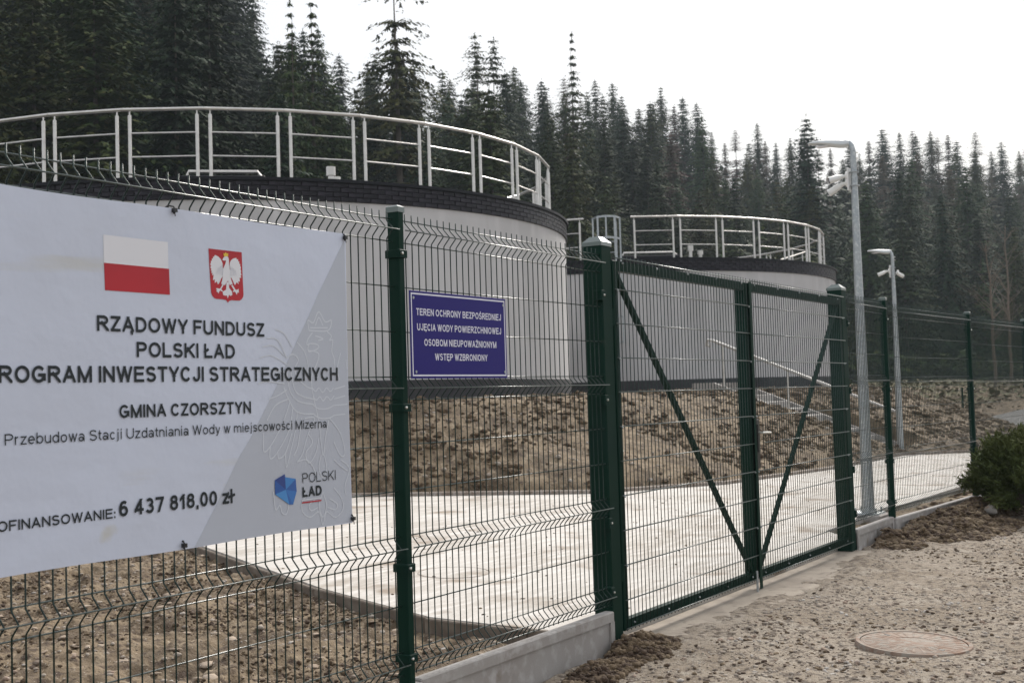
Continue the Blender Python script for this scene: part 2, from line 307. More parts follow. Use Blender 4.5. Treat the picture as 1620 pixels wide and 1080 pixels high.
# gravel yard in front
def yard_z(X, Y):
    z = .030*(fbm(X*.8, Y*.8, 3, 31)-.5)+.030*(fbm(X*5, Y*5, 3, 32)-.5)+.022*(ridged(X*14, Y*14, 33)-.6)
    dm = np.hypot(X-7.07, Y+1.47); k = smooth((dm-.30)/.25); z = z*k+(1-k)*-.004
    edge = smooth((Y+.75)/.4)*((X > 6.3) & (X < 11)); z = z+edge*(.014-.060*smooth((Y+.30+.30*(fbm(X*1.1, Y*2.5, 3, 35)-.5))/.50))
    return np.where(Y > -.02, z-.03, z)
xs = arange((-12, 2, .4), (2, 4.5, .08), (4.5, 13, .03), (13, 18, .06), (18, 70, .4)); ys = arange((-12, -6, .3), (-6, -3, .06), (-3, 0.035, .03))
V, F = grid(xs, ys, yard_z)
tag(link('gravel_yard', fastmesh('gravel_yard', V, F, M['gravel'], True)), kind='structure')
# heaps of dug soil along the outer face of the plinth
def heap_z(X, Y):
    dy = Y+.045*(X-12)*(X > 12)*1.2
    h = np.clip(1-np.abs(dy+.34)/(.32+.45*noise2(X*.9, Y*0, 50)), 0, 1)*smooth((X-10.9)/.5)*(1-smooth((X-16.5)/1.5))*.22*np.clip(fbm(X*1.5, Y*2.4, 3, 41)*2.2-.55, .05, 1)
    h2 = np.clip(1-np.hypot((X-6.30)/.42, (Y+.16)/.24), 0, 1)*.13
    h3 = np.clip(1-np.hypot((X-5.75)/.50, (Y+.22)/.18), 0, 1)*.08
    h = np.maximum(np.maximum(h, h2), h3); n = (fbm(X*6, Y*6, 3, 42)-.5)*.10+(fbm(X*18, Y*18, 3, 43)-.5)*.045
    return np.where(h > .012, h+n*np.clip(h*14, 0, 1)-.020, -.06)
for nm, xx, yy in (('soil_heap', arange((10.95, 18, .035)), arange((-1.7, -.055, .03))), ('soil_heap', arange((5.0, 7.2, .02)), arange((-.75, -.03, .02)))):
    V, F = grid(xx, yy, heap_z, lambda x, y: heap_z(x, y) > -.03)
    tag(link(nm, fastmesh(nm, V, F, M['clod'], True)), kind='structure')
# ---------------------------------------------------------------- slab and kerbs
g = G()
n = len(SLAB)
xsL = sorted(set([p[0] for p in SLAB]+list(np.arange(6.6, 27, .6))))
def slab_y(x):
    c = []
    for i in range(n):
        a, b = SLAB[i], SLAB[(i+1) % n]
        if (a[0] <= x <= b[0] or b[0] <= x <= a[0]) and a[0] != b[0]: c.append(a[1]+(b[1]-a[1])*(x-a[0])/(b[0]-a[0]))
    return (min(c), max(c))
NYS = 12
v = []; f = []
for x in xsL:
    lo, hi = slab_y(min(max(x, 6.3801), 26.999))
    for k in range(NYS+1):
        y = lo+(hi-lo)*k/NYS; v.append((x, y, float(slab_z(y))))
m_ = len(v)
v += [(x, y, z-.14) for x, y, z in v]
W = NYS+1; nx = len(xsL)
for i in range(nx-1):
    for k in range(NYS): f.append((i*W+k, (i+1)*W+k, (i+1)*W+k+1, i*W+k+1))
    for k in (0, NYS): a, b = i*W+k, (i+1)*W+k; f.append((a, a+m_, b+m_, b))
for i in (0, nx-1):
    for k in range(NYS): a, b = i*W+k, i*W+k+1; f.append((a, b, b+m_, a+m_))
g.add(v, f)
tag(g.obj('pavement', M['slab']), kind='structure')
g = G().box((6.37,-.34,-.06), (10.87,.12,.012), .01)
tag(g.obj('gate_sill', M['sill']), kind='structure')
def kerb_run(pts, name, wid, top, dep=.25, matn='kerb', lens=1.0):
    root = None; L = []
    for a, b in zip(pts[:-1], pts[1:]):
        d = math.hypot(b[0]-a[0], b[1]-a[1]); k = max(1, round(d/lens))
        for i in range(k):
            L.append(((a[0]+(b[0]-a[0])*i/k, a[1]+(b[1]-a[1])*i/k), (a[0]+(b[0]-a[0])*(i+1)/k, a[1]+(b[1]-a[1])*(i+1)/k)))
    base = G()                                    # the thin mortar bed that carries the stones
    for a, b in zip(pts[:-1], pts[1:]):
        z = float(slab_z(min(a[1], b[1])))-.16; base.tube([(a[0], a[1], z), (b[0], b[1], z)], .05, 4)
    root = tag(base.obj(name, M['kerb']), kind='structure')
    for a, b in L:
        d = math.hypot(b[0]-a[0], b[1]-a[1]); za, zb = float(slab_z(a[1])), float(slab_z(b[1]))
        gg = G().box((.004, -wid/2, -dep), (d-.004, wid/2, top), .008)
        gg.v = [(x, y, z+(zb-za)*x/d) for x, y, z in gg.v]
        gg.obj('kerb_stone', M[matn], root, (a[0], a[1], za+R.uniform(-.004, .004)), rot=(0, 0, math.atan2(b[1]-a[1], b[0]-a[0])))
kerb_run([(9.6,7.94),(12.74,7.35),(14.57,4.70),(16.72,3.66),(20.27,3.22),(24.45,3.16),(25.76,2.25),(27.05,1.22)], 'back_kerb', .08, .05)
kerb_run([(6.34,.25),(6.345,.62),(6.44,1.46),(6.945,2.83),(8.24,5.47),(9.56,7.95)], 'side_kerb', .035, .004, .22, 'board')
# ---------------------------------------------------------------- wire mesh fence
ZT = 2.285
def wire_profile(z0, z1, folds, b=.034):
    """side profile (y, z) of one vertical wire, V folds bulging outward (-y)"""
    p = [(0, z1)]
    for zf in folds: p += [(0, zf-.008), (-.004, zf-.014), (-b+.003, zf-.044), (-b, zf-.049), (-b+.003, zf-.054), (-.004, zf-.084), (0, zf-.090)]
    p.append((0, z0)); return p
FOLDS = [ZT-.03, ZT-.73, ZT-1.43, ZT-1.93]
HW = [(0,ZT-.03),(1,ZT-.08),(0,ZT-.13),(0,ZT-.33),(0,ZT-.53),(0,ZT-.73),(1,ZT-.78),(0,ZT-.83),(0,ZT-1.03),(0,ZT-1.23),(0,ZT-1.43),(1,ZT-1.48),(0,ZT-1.53),(0,ZT-1.73),(0,ZT-1.93),(1,ZT-1.98),(0,ZT-2.03)]
VW = G().tube([(0, y, z) for y, z in wire_profile(ZT-2.035, ZT, FOLDS)], .0030, 6).mesh('vertical_wire', M['wire'], 'all')
def fence_panel(root, x0, x1, first=None):
    """wires between two posts, local x along the fence"""
    x = first if first is not None else x0+.03
    while x < x1-.01:
        link('vertical_wire', VW, root, (x, 0, 0)); x += .05
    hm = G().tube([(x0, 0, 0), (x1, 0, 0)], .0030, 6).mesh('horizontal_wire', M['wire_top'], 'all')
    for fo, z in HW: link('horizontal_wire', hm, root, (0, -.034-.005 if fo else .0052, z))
def post_mesh(wx, wy, z0, z1): return G().box((-wx/2,-wy/2,z0), (wx/2,wy/2,z1), .004).mesh('fence_post', M['green'])
def cap_mesh(wx, wy, z, h=.014, m='green'):
    a, b = wx/2+.003, wy/2+.003
    g = G().add([(-a,-b,z-.02),(a,-b,z-.02),(a,b,z-.02),(-a,b,z-.02),(-a,-b,z+.004),(a,-b,z+.004),(a,b,z+.004),(-a,b,z+.004),(-a*.6,-b*.6,z+h),(a*.6,-b*.6,z+h),(a*.6,b*.6,z+h),(-a*.6,b*.6,z+h)],
        [(0,1,5,4),(1,2,6,5),(2,3,7,6),(3,0,4,7),(4,5,9,8),(5,6,10,9),(6,7,11,10),(7,4,8,11),(8,9,10,11)])
    return g.mesh('post_cap', M[m])
M['cap'] = mat('cap_plastic', (.02,.05,.04), .2, spec=.8, coat=1)
PM = post_mesh(.042, .062, .14, 2.305); PC = cap_mesh(.042, .062, 2.305, .012, 'cap')
CL = G().box((-.030,-.042,-.018), (.030,.042,.018), .004).mesh('post_clamp', M['green'])
BT = G().lathe([(0,-.010),(.005,-.010),(.0065,-.005),(.0065,.004),(.003,.006),(0,.006)], 8).mesh('clamp_bolt', M['bolt'], True)
def post(root, x, y=0):
    p = link('fence_post', PM, root, (x, y, 0)); link('post_cap', PC, p)
    for z in (2.10, 1.42, .72, .33):
        c = link('post_clamp', CL, root, (x, y, z)); link('clamp_bolt', BT, c, (-.016, -.046, 0), (PI/2, 0, 0)); link('clamp_bolt', BT, c, (.034, -.022, 0), (0, PI/2, 0))
fl = empty('mesh_fence', (4.335, 0, 0), 'dark green wire mesh fence that carries the big banner and the blue sign', 'fence')
post(fl, 0); post(fl, -2.56); fence_panel(fl, -2.53, -.022, -2.49-.0235); fence_panel(fl, .022, 6.249-4.335, .0523+.0165)
link('vertical_wire', VW, fl, (-2.62, 0, 0))
A3 = math.radians(-3.85)
fr = empty('mesh_fence', (10.87, 0, 0), 'dark green wire mesh fence running from the gate to the bush on the right', 'fence')
post(fr, 12.1-10.87); fence_panel(fr, 0, 1.21)
d3 = Vector((math.cos(A3), math.sin(A3), 0))
for k, (t0, t1) in enumerate([(0, 2.83), (2.83, 5.4)]):
    o = Vector((1.23, 0, -.02*(k+1)))
    # wires of the turned stretch: same parts, turned
    x = t0+.03
    while x < t1-.02:
        p = o+d3*x; link('vertical_wire', VW, fr, p, (0, 0, A3)); x += .05
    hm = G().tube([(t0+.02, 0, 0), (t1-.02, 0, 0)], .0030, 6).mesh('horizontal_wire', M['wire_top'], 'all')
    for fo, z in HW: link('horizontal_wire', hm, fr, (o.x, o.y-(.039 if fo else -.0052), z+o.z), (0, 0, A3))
    e = o+d3*t1; post(fr, e.x, e.y)
for o in list(fr.children):
    if o.name.startswith(('fence_post', 'post_clamp')) and o.location.x > 2: o.rotation_euler[2] = A3; o.location.z -= .03
# plinth boards
def plinth(L, h, bot=-.25):
    g = G(); b = .045; t = .03
    g.box((0, -t+.014, bot), (L, t-.014, h-.03), 0)                # recessed web
    g.box((0, -t, h-.055), (L, t, h), .006)                          # top lip
    g.box((0, -t, bot), (b, t, h-.056)); g.box((L-b, -t, bot), (L, t, h-.056))
    return g
def board(x0, L, h, label, ang=0, y=0):
    o = plinth(L, h).obj('plinth_board', M['concrete'], None, (x0, y, 0), rot=(0, 0, ang))
    tag(o, label, 'concrete board', 'concrete plinth boards under the fence')
board(4.40, 1.83, .225, 'pale concrete board under the fence left of the gate')
board(1.85, 2.42, .225, 'pale precast concrete board under the banner stretch of fence, mostly out of view')
board(10.88, 1.17, .19, 'short precast concrete board just right of the right gate post')
board(12.19, 2.66, .165, 'longer precast concrete board between the thin post and the round bush', A3, -.006)
board(15.02, 2.5, .15, 'precast concrete board hidden behind the round green bush', A3, -.196)
for x, y, h, lab in ((4.335, 0, .215, 'low concrete block holding the foot of the post beside the blue sign'), (12.12, 0, .175, 'low concrete block holding the foot of the first thin post right of the gate'), (14.95, -.19, .15, 'low concrete block at the foot of the thin post behind the bush'), (1.78, 0, .21, 'low concrete block at the foot of the fence post left of the banner')):
    g = G().box((-.062,-.055,-.25), (.062,.055,h), .01)
    tag(g.obj('post_block', M['concrete'], None, (x, y, 0)), lab, 'concrete block', 'concrete blocks holding the fence posts')
# ---------------------------------------------------------------- gate
def gate_post(x, w_, label):
    r_ = empty('gate_post', (x, w_/2-.012, 0), label, 'gate post', 'gate posts')
    G().box((-w_/2,-w_/2,-.2), (w_/2,w_/2,2.325), .005).obj('post_tube', M['green'], r_)
    a = w_/2+.004
    G().add([(-a,-a,2.31),(a,-a,2.31),(a,a,2.31),(-a,a,2.31),(-a,-a,2.332),(a,-a,2.332),(a,a,2.332),(-a,a,2.332),(-.03,-.03,2.366),(.03,-.03,2.366),(.03,.03,2.366),(-.03,.03,2.366)],
        [(3,2,1,0),(0,1,5,4),(1,2,6,5),(2,3,7,6),(3,0,4,7),(4,5,9,8),(5,6,10,9),(6,7,11,10),(7,4,8,11),(8,9,10,11)]).obj('post_cap', M['cap'], r_)
    return r_
gpl = gate_post(6.31, .12, 'thick dark green gate post at the left end of the gate')
gpr = gate_post(10.805, .13, 'thick dark green gate post at the right end of the gate')
for gp, s in ((gpl, -1), (gpr, 1)):
    for z in (2.02, 1.42, .72, .33):
        c = G().box((-.022,-.03,-.03), (.022,.03,.03), .005).obj('panel_clip', M['green'], gp, (s*.075, -.045, z))
        link('clip_bolt', BT, c, (0, -.034, 0), (PI/2, 0, 0))
    for z in (.42, 1.9):
        h_ = G().tube([(0,0,-.05),(0,0,.05)], .014, 10).obj('hinge', M['green'], gp, (-s*.072, -.045, z), smooth=True)
def leaf(x0, x1, label, left, zs=0):
    r_ = empty('gate_leaf', (x0, 0, zs), label, 'gate leaf', 'the two leaves of the gate')
    L = x1-x0; F0, F1 = .085, 2.235; q = .06
    G().box((0,-.012,F0), (q,.068,F1), .004).obj('frame_stile', M['green'], r_)
    G().box((L-q,-.012,F0), (L,.068,F1), .004).obj('frame_stile', M['green'], r_)
    G().box((q,-.010,F1-q), (L-q,.036,F1-.001)).obj('frame_rail', M['green'], r_)
    G().box((q,-.010,F0+.001), (L-q,.036,F0+q)).obj('frame_rail', M['green'], r_)
    a = (q if left else L-q, .012, F1-q); b = (L-q if left else q, .012, F0+q)
    G().tube([a, b], .021, 4).obj('brace', M['green'], r_)
    vm = G().tube([(0,0,F0-.002),(0,0,F1+.028)], .0030, 6).mesh('vertical_wire', M['wire'], 'all')
    cut0, cut1 = 1.062, 1.262
    vlo = G().tube([(0,0,F0-.002),(0,0,.862)], .0030, 6).mesh('vertical_wire', M['wire'], 'all')
    vhi = G().tube([(0,0,1.262),(0,0,F1+.028)], .0030, 6).mesh('vertical_wire', M['wire'], 'all')
    x = .02; i = 0
    while x < L-.005:
        if not left and .04 < x < .16:
            link('vertical_wire', vlo, r_, (x, -.0205, 0)); link('vertical_wire', vhi, r_, (x, -.0205, 0))
        else: link('vertical_wire', vm, r_, (x, -.0205, 0))
        x += .05; i += 1
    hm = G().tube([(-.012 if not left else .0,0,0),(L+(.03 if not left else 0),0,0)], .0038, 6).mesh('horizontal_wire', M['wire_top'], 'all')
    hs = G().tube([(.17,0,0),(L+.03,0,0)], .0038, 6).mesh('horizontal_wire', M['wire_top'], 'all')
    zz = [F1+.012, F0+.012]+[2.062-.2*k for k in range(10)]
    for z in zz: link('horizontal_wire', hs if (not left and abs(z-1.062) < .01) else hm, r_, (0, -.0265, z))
    bm = G().lathe([(0,-.005),(.005,-.005),(.007,0),(.004,.005),(0,.005)], 8).mesh('mesh_bolt', M['galv'], True)
    for xx in (.025, L-.025):
        for z in zz[2::2]: link('mesh_bolt', bm, r_, (xx, -.03, z-.006), (PI/2, 0, 0))
    k = 5
    for j in range(k):
        xx = .12+(L-.24)*j/(k-1)
        for z in (F1-.012, F0+.034): link('mesh_bolt', bm, r_, (xx, -.018, z), (PI/2, 0, 0))
    return r_
lf = leaf(6.385, 8.50, 'left leaf of the green gate, its brace falling to the right', True)
rf = leaf(8.515, 10.725, 'right leaf of the green gate, with the silver handle', False)
G().box((-.02,-.034,.02), (.03,-.028,2.24), .002).obj('cover_strip', M['green'], lf, (2.115, 0, 0))
g = G().tube([(0,0,-.0),(0,0,.16)], .008, 8); tag(g.obj('ground_bolt', M['galv'], lf, (2.02, -.040, .0), smooth=True))
g = G().box((.0,-.035,.88), (.062,.040,1.24), .006).obj('lock_case', M['black'], rf)
G().box((.012,-.041,1.0), (.05,-.036,1.2), 0).obj('lock_plate', M['black'], g)
G().tube([(.03,-.036,1.14),(.03,-.075,1.14),(.045,-.082,1.14),(.16,-.082,1.135)], .009, 8).obj('handle', M['bolt'], g, smooth=True)
G().tube([(.03,.036,1.14),(.03,.075,1.14),(.045,.082,1.14),(.16,.082,1.135)], .009, 8).obj('handle', M['bolt'], g, smooth=True)
# ---------------------------------------------------------------- stroke lettering
def arc(cx, cy, rx, ry, a0, a1): return ('a', cx, cy, rx, ry, a0, a1)
BOWL = lambda cx, cy, rx, ry: arc(cx, cy, rx, ry, 90, -90)
GL = {
'A':(1,[[(0,0),(.5,1),(1,0)],[(.2,.3),(.8,.3)]]), 'B':(.96,[[(0,0),(0,1),(.6,1),BOWL(.6,.77,.34,.23),(0,.54)],[(.1,.54),(.62,.54),BOWL(.62,.27,.38,.27),(0,0)]]),
'C':(.98,[[arc(.5,.5,.5,.5,38,322)]]), 'D':(.96,[[(0,0),(0,1),(.42,1),BOWL(.42,.5,.58,.5),(0,0)]]), 'E':(.88,[[(1,1),(0,1),(0,0),(1,0)],[(0,.53),(.9,.53)]]),
'F':(.82,[[(0,0),(0,1),(1,1)],[(0,.5),(.85,.5)]]), 'G':(1.04,[[arc(.5,.5,.5,.5,42,350)],[(.56,.45),(1,.45),(1,.14)]]), 'H':(.96,[[(0,0),(0,1)],[(1,0),(1,1)],[(0,.53),(1,.53)]]),
'I':(.2,[[(.5,0),(.5,1)]]), 'J':(.72,[[(1,1),(1,.33),arc(.5,.33,.5,.33,0,-170)]]), 'K':(.98,[[(0,0),(0,1)],[(.95,1),(.05,.36)],[(.35,.62),(1,0)]]),
'L':(.80,[[(0,1),(0,0),(1,0)]]), 'M':(1.14,[[(0,0),(0,1)],[(0,1),(.5,0),(1,1)],[(1,1),(1,0)]]), 'N':(.96,[[(0,0),(0,1)],[(0,1),(1,0)],[(1,0),(1,1)]]),
'O':(1.08,[[arc(.5,.5,.5,.5,0,360)]]), 'P':(.90,[[(0,0),(0,1),(.55,1),BOWL(.55,.735,.45,.265),(0,.47)]]), 'R':(.98,[[(0,0),(0,1),(.55,1),BOWL(.55,.75,.40,.25),(0,.5)],[(.45,.5),(1,0)]]),
'S':(.90,[[arc(.5,.76,.46,.24,22,270),arc(.5,.26,.5,.26,90,-158)]]), 'T':(.88,[[(0,1),(1,1)],[(.5,1),(.5,0)]]), 'U':(.96,[[(0,1),(0,.36),arc(.5,.36,.5,.36,180,360),(1,1)]]),
'W':(1.34,[[(0,1),(.25,0),(.5,1),(.75,0),(1,1)]]), 'X':(.9,[[(0,0),(1,1)],[(0,1),(1,0)]]), 'Y':(.92,[[(0,1),(.5,.43),(1,1)],[(.5,.43),(.5,0)]]), 'Z':(.84,[[(0,1),(1,1),(0,0),(1,0)]]),
'0':(.76,[[arc(.5,.5,.5,.5,0,360)]]), '1':(.50,[[(0,.74),(.8,1)],[(.85,1),(.85,0)]]), '3':(.76,[[arc(.5,.76,.42,.24,150,-90),arc(.5,.27,.5,.27,90,-155)]]), '4':(.80,[[(.74,0),(.74,1)],[(.74,1),(0,.26)],[(0,.26),(1,.26)]]),
'6':(.76,[[arc(.5,.3,.5,.3,0,360)],[(0,.32),arc(.55,.5,.55,.5,180,55)]]), '7':(.76,[[(0,1),(1,1),(.35,0)]]), '8':(.76,[[arc(.5,.77,.42,.23,0,360)],[arc(.5,.28,.5,.28,0,360)]]),
',':(.22,[[(.5,.04),(.5,-.02),(.1,-.24)]]), ':':(.22,[[(.5,.0),(.5,.04)],[(.5,.56),(.5,.60)]]), ' ':(.24,[]),
'a':(.72,[[arc(.4,.19,.4,.19,0,360)],[(.95,0),(.95,.46),arc(.48,.46,.47,.24,0,150)]]), 'b':(.76,[[(0,0),(0,1)],[arc(.5,.35,.5,.35,0,360)]]), 'c':(.68,[[arc(.5,.35,.5,.35,42,318)]]), 'd':(.76,[[(1,0),(1,1)],[arc(.5,.35,.5,.35,0,360)]]),
'e':(.74,[[(0,.36),(1,.36),arc(.5,.35,.5,.35,0,318)]]), 'i':(.2,[[(.5,0),(.5,.72)],[(.5,.95),(.5,1)]]), 'j':(.3,[[(.6,.72),(.6,-.15),(0,-.25)],[(.6,.95),(.6,1)]]), 'l':(.2,[[(.5,0),(.5,1)]]),
'm':(1.1,[[(0,0),(0,.70)],[(0,.46),arc(.25,.46,.25,.24,180,0),(.5,0)],[(.5,.46),arc(.75,.46,.25,.24,180,0),(1,0)]]), 'n':(.70,[[(0,0),(0,.70)],[(0,.42),arc(.5,.42,.5,.28,180,0),(1,0)]]),
'o':(.76,[[arc(.5,.35,.5,.35,0,360)]]), 'r':(.44,[[(0,0),(0,.70)],[(0,.38),arc(.9,.38,.9,.32,180,90)]]), 's':(.66,[[arc(.5,.54,.45,.16,20,270),arc(.5,.19,.5,.19,90,-155)]]), 't':(.38,[[(.45,.92),(.45,.15),(1,.02)],[(0,.68),(1,.68)]]),
'u':(.70,[[(0,.70),(0,.28),arc(.5,.28,.5,.28,180,360),(1,.5)],[(1,0),(1,.70)]]), 'w':(1.0,[[(0,.70),(.27,0),(.5,.70),(.73,0),(1,.70)]]), 'y':(.70,[[(0,.70),(.5,0)],[(1,.70),(.4,-.2),(.1,-.26)]]), 'z':(.66,[[(0,.70),(1,.70),(0,0),(1,0)]]),
}
def acc(ch, base, extra): GL[ch] = (GL[base][0], GL[base][1]+extra)
acc('Ą','A',[[(.92,0),(.82,-.2),(1,-.26)]]); acc('Ę','E',[[(.75,0),(.65,-.2),(.85,-.26)]]); acc('Ś','S',[[(.42,1.16),(.66,1.34)]]); acc('Ź','Z',[[(.42,1.16),(.66,1.34)]]); acc('Ż','Z',[[(.5,1.22),(.5,1.27)]])
acc('Ł','L',[[(-.2,.36),(.55,.66)]]); acc('ś','s',[[(.42,.86),(.7,1.04)]]); acc('ł','l',[[(-1.2,.40),(2.2,.62)]])
def clip(poly, ax, lim, sgn):
    out = []
    for i in range(len(poly)):
        a, b = poly[i], poly[(i+1) % len(poly)]; da, db = sgn*(lim-a[ax]), sgn*(lim-b[ax])
        if da >= 0: out.append(a)
        if da*db < 0:
            t = da/(da-db); out.append((a[0]+(b[0]-a[0])*t, a[1]+(b[1]-a[1])*t))
    return out
def glyph_polys(ch, H, sw, sx):
    wd, paths = GL[ch]; wpx = max(wd*H, sw/sx)*sx; hw = sw/2; out = []
    def T(a, b): return (hw+a*(wpx-2*hw) if wpx > 2*hw else wpx/2+(a-.5)*H*.2, hw+b*(H-2*hw))
    for path in paths:
        pts = []; flag = []                      # flag True: a corner or an end, extended
        for it in path:
            if it[0] == 'a':
                _, cx, cy, rx, ry, a0, a1 = it; n_ = max(6, int(abs(a1-a0)/18))
                for k in range(n_+1):
                    a = math.radians(a0+(a1-a0)*k/n_); pts.append(T(cx+rx*math.cos(a), cy+ry*math.sin(a))); flag.append(False)
            else: pts.append(T(*it)); flag.append(True)
        oob = any((it[0] != 'a' and (it[1] < -.01 or it[1] > 1.01 or it[0] < -.01)) for it in path)
        for i in range(len(pts)-1):
            a, b = pts[i], pts[i+1]; dx, dy = b[0]-a[0], b[1]-a[1]; l = math.hypot(dx, dy)
            if l < 1e-7: continue
            dx /= l; dy /= l; diag = min(abs(dx), abs(dy)) > .15
            e = hw*(1.7 if diag else 1.0); ea = e if flag[i] else hw*.16; eb = e if flag[i+1] else hw*.16
            if oob: ea = eb = 0 if diag else hw*.3
            nx_, ny_ = -dy*hw, dx*hw
            q = [(a[0]-dx*ea+nx_, a[1]-dy*ea+ny_), (b[0]+dx*eb+nx_, b[1]+dy*eb+ny_), (b[0]+dx*eb-nx_, b[1]+dy*eb-ny_), (a[0]-dx*ea-nx_, a[1]-dy*ea-ny_)]
            if not oob:
                for ax, lim, sg in ((1, H, 1), (1, 0, -1), (0, wpx, 1), (0, 0, -1)):
                    q = clip(q, ax, lim, sg)
                    if len(q) < 3: break
            if len(q) >= 3: out.append(q)
    return wpx, out
def text(name, s, x0, x1, z, H, wt, m, parent, y, track=.16, label=None):
    """lettering that fills x0..x1 at baseline z, cap height H; local to parent"""
    sw = wt*H; words = []
    def width(sx): return sum(max(GL[c][0]*H, sw/sx)*sx for c in s)+track*H*sx*(len(s)-1)
    lo, hi = .3, 2.5
    for _ in range(40):
        mid = (lo+hi)/2
        if width(mid) < x1-x0: lo = mid
        else: hi = mid
    sx = lo; x = x0; v = []; f = []; k = 0; xw = x0
    for c in s+' ':
        if c == ' ' and v:
            o = G().add(v, f).obj(name, m, parent, (xw, y, z)); words.append(o); v = []; f = []
        wpx, P = glyph_polys(c, H, sw, sx)
        if not v: xw = x
        for q in P:
            n_ = len(v); k += 1; v += [(x+a-xw, -(k % 16)*2.5e-5, b) for a, b in q]; f.append(tuple(range(n_, n_+len(q))))
        x += wpx+track*H*sx
    return words
def poly(g, pts, y, sc_=1.0):   # flat print from outline points in (x, z)
    from mathutils.geometry import tessellate_polygon
    tri = tessellate_polygon([[Vector((a, b, 0)) for a, b in pts]]); g.add([(a, y, b) for a, b in pts], tri); return g
def ribbon(g, pts, wd, y):
    for a, b in zip(pts[:-1], pts[1:]):
        dx, dz = b[0]-a[0], b[1]-a[1]; l = math.hypot(dx, dz) or 1; px, pz = -dz/l*wd/2, dx/l*wd/2; ex, ez = dx/l*wd*.4, dz/l*wd*.4
        y -= 1.5e-6
        g.add([(a[0]-ex+px,y,a[1]-ez+pz),(b[0]+ex+px,y,b[1]+ez+pz),(b[0]+ex-px,y,b[1]+ez-pz),(a[0]-ex-px,y,a[1]-ez-pz)], [(0,1,2,3)])
    return y
def spline(p, n_=5):
    if len(p) < 3: return p
    o = []
    q = [p[0]]+list(p)+[p[-1]]
    for i in range(1, len(q)-2):
        for k in range(n_):
            t = k/n_; a = []
            for c in (0, 1):
                p0, p1, p2, p3 = q[i-1][c], q[i][c], q[i+1][c], q[i+2][c]
                a.append(.5*((2*p1)+(-p0+p2)*t+(2*p0-5*p1+4*p2-p3)*t*t+(-p0+3*p1-3*p2+p3)*t**3))
            o.append(tuple(a))
    o.append(p[-1]); return o
# ---------------------------------------------------------------- the banner on the fence
BX, BZ, BY = 2.18, .957, -.044
bn = empty('banner', (BX, BY, BZ), 'large pale grey banner tied to the fence with flag, eagle shield and black Polish lettering', 'banner')
BW, BH = 3.938-BX, 2.148-.957
ties = [3.001-BX, 3.925-BX, 3.017-BX, 3.93-BX]
nxx, nzz = 120, 60
v = []; f = []
for j in range(nzz+1):
    for i in range(nxx+1):
        a, b = i/nxx, j/nzz
        x, z = a*BW, b*BH
        eb = (1-abs(2*b-1))
        if j in (0, nzz):                                         # edges sag a little between the ties
            s = math.sin((x-.821)/.93*PI)**2*.006; z += -s if j == nzz else s*.7
        if i == nxx: x += -.006*math.sin(b*PI)
        v.append((x, 0, z))
W = nxx+1
for j in range(nzz):
    for i in range(nxx): f.append((j*W+i, j*W+i+1, (j+1)*W+i+1, (j+1)*W+i))
fr_ = [(x, -.0, z) for x, y, z in v]; bk_ = [(x, .0012, z) for x, y, z in v]; n0 = len(v)
edge = [i for i in range(W)]+[j*W+nxx for j in range(1, nzz+1)]+[nzz*W+i for i in range(nxx-1, -1, -1)]+[j*W for j in range(nzz-1, 0, -1)]
G().add(fr_+bk_, f+[tuple(k+n0 for k in reversed(q)) for q in f]+[(edge[k], edge[(k+1) % len(edge)], edge[(k+1) % len(edge)]+n0, edge[k]+n0) for k in range(len(edge))]).obj('sheet', M['banner'], bn)
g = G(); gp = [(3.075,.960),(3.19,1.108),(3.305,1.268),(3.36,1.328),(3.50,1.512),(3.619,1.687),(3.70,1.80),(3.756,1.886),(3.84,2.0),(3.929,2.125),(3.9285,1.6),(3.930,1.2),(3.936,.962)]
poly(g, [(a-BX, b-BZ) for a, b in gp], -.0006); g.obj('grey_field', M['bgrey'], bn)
g = G(); y = -.0010
for L in WATERMARK: y = ribbon(g, spline([(a/1000, b/1000) for a, b in L if a/1000 < BW-.012]), .0048, y)
g.obj('pale_eagle_drawing', M['bline'], bn)
def L_(x): return x-BX
g = G(); poly(g, [(L_(2.700),1.9335-BZ),(L_(2.977),1.9335-BZ),(L_(2.977),2.0265-BZ),(L_(2.700),2.0265-BZ)], -.0012)
fo = g.obj('flag', M['pwhite'], bn)
g = G(); poly(g, [(L_(2.704),1.843-BZ),(L_(2.982),1.843-BZ),(L_(2.980),1.9335-BZ),(L_(2.7015),1.9335-BZ)], -.0012); g.obj('red_stripe', M['pred'], fo)
ks = {k: [(a/1000, b/1000) for a, b in v_] for k, v_ in COAT.items()}
g = G(); poly(g, ks['shield'], -.0014); so_ = g.obj('coat_of_arms', M['pred'], bn)
g = G(); y = -.0018
for k in ('wing_left', 'wing_right', 'tail', 'leg_left', 'leg_right', 'body'): poly(g, ks[k], y); y -= .0002
g.obj('eagle', M['pwhite'], so_)
g = G(); poly(g, ks['crown'], -.0032); g.obj('crown', M['gold'], so_)
g = G(); y = -.0034
b_ = ks['body']; cxm = sum(p[0] for p in b_)/len(b_); czm = sum(p[1] for p in b_)/len(b_)
for sgn in (-1, 1):
    for k in range(5):
        x_ = cxm+sgn*(.020+.007*k); y = ribbon(g, [(x_-sgn*.004, czm+.018-.004*k), (x_+sgn*.002, czm-.004-.003*k), (x_-sgn*.001, czm-.022+.001*k)], .0010, y)
g.obj('feather_line', mat('feather_grey', (.36,.38,.46), .5), so_)
tx = lambda s, a, b, z, H, wt, m='ink', tr=.16, nm='lettering': text(nm, s, L_(a), L_(b), z-BZ, H, wt, M[m], bn, -.0035, tr)
tx('RZĄDOWY FUNDUSZ', 2.668, 3.443, 1.708, .0515, .185)
tx('POLSKI ŁAD', 2.830, 3.287, 1.624, .0520, .185)
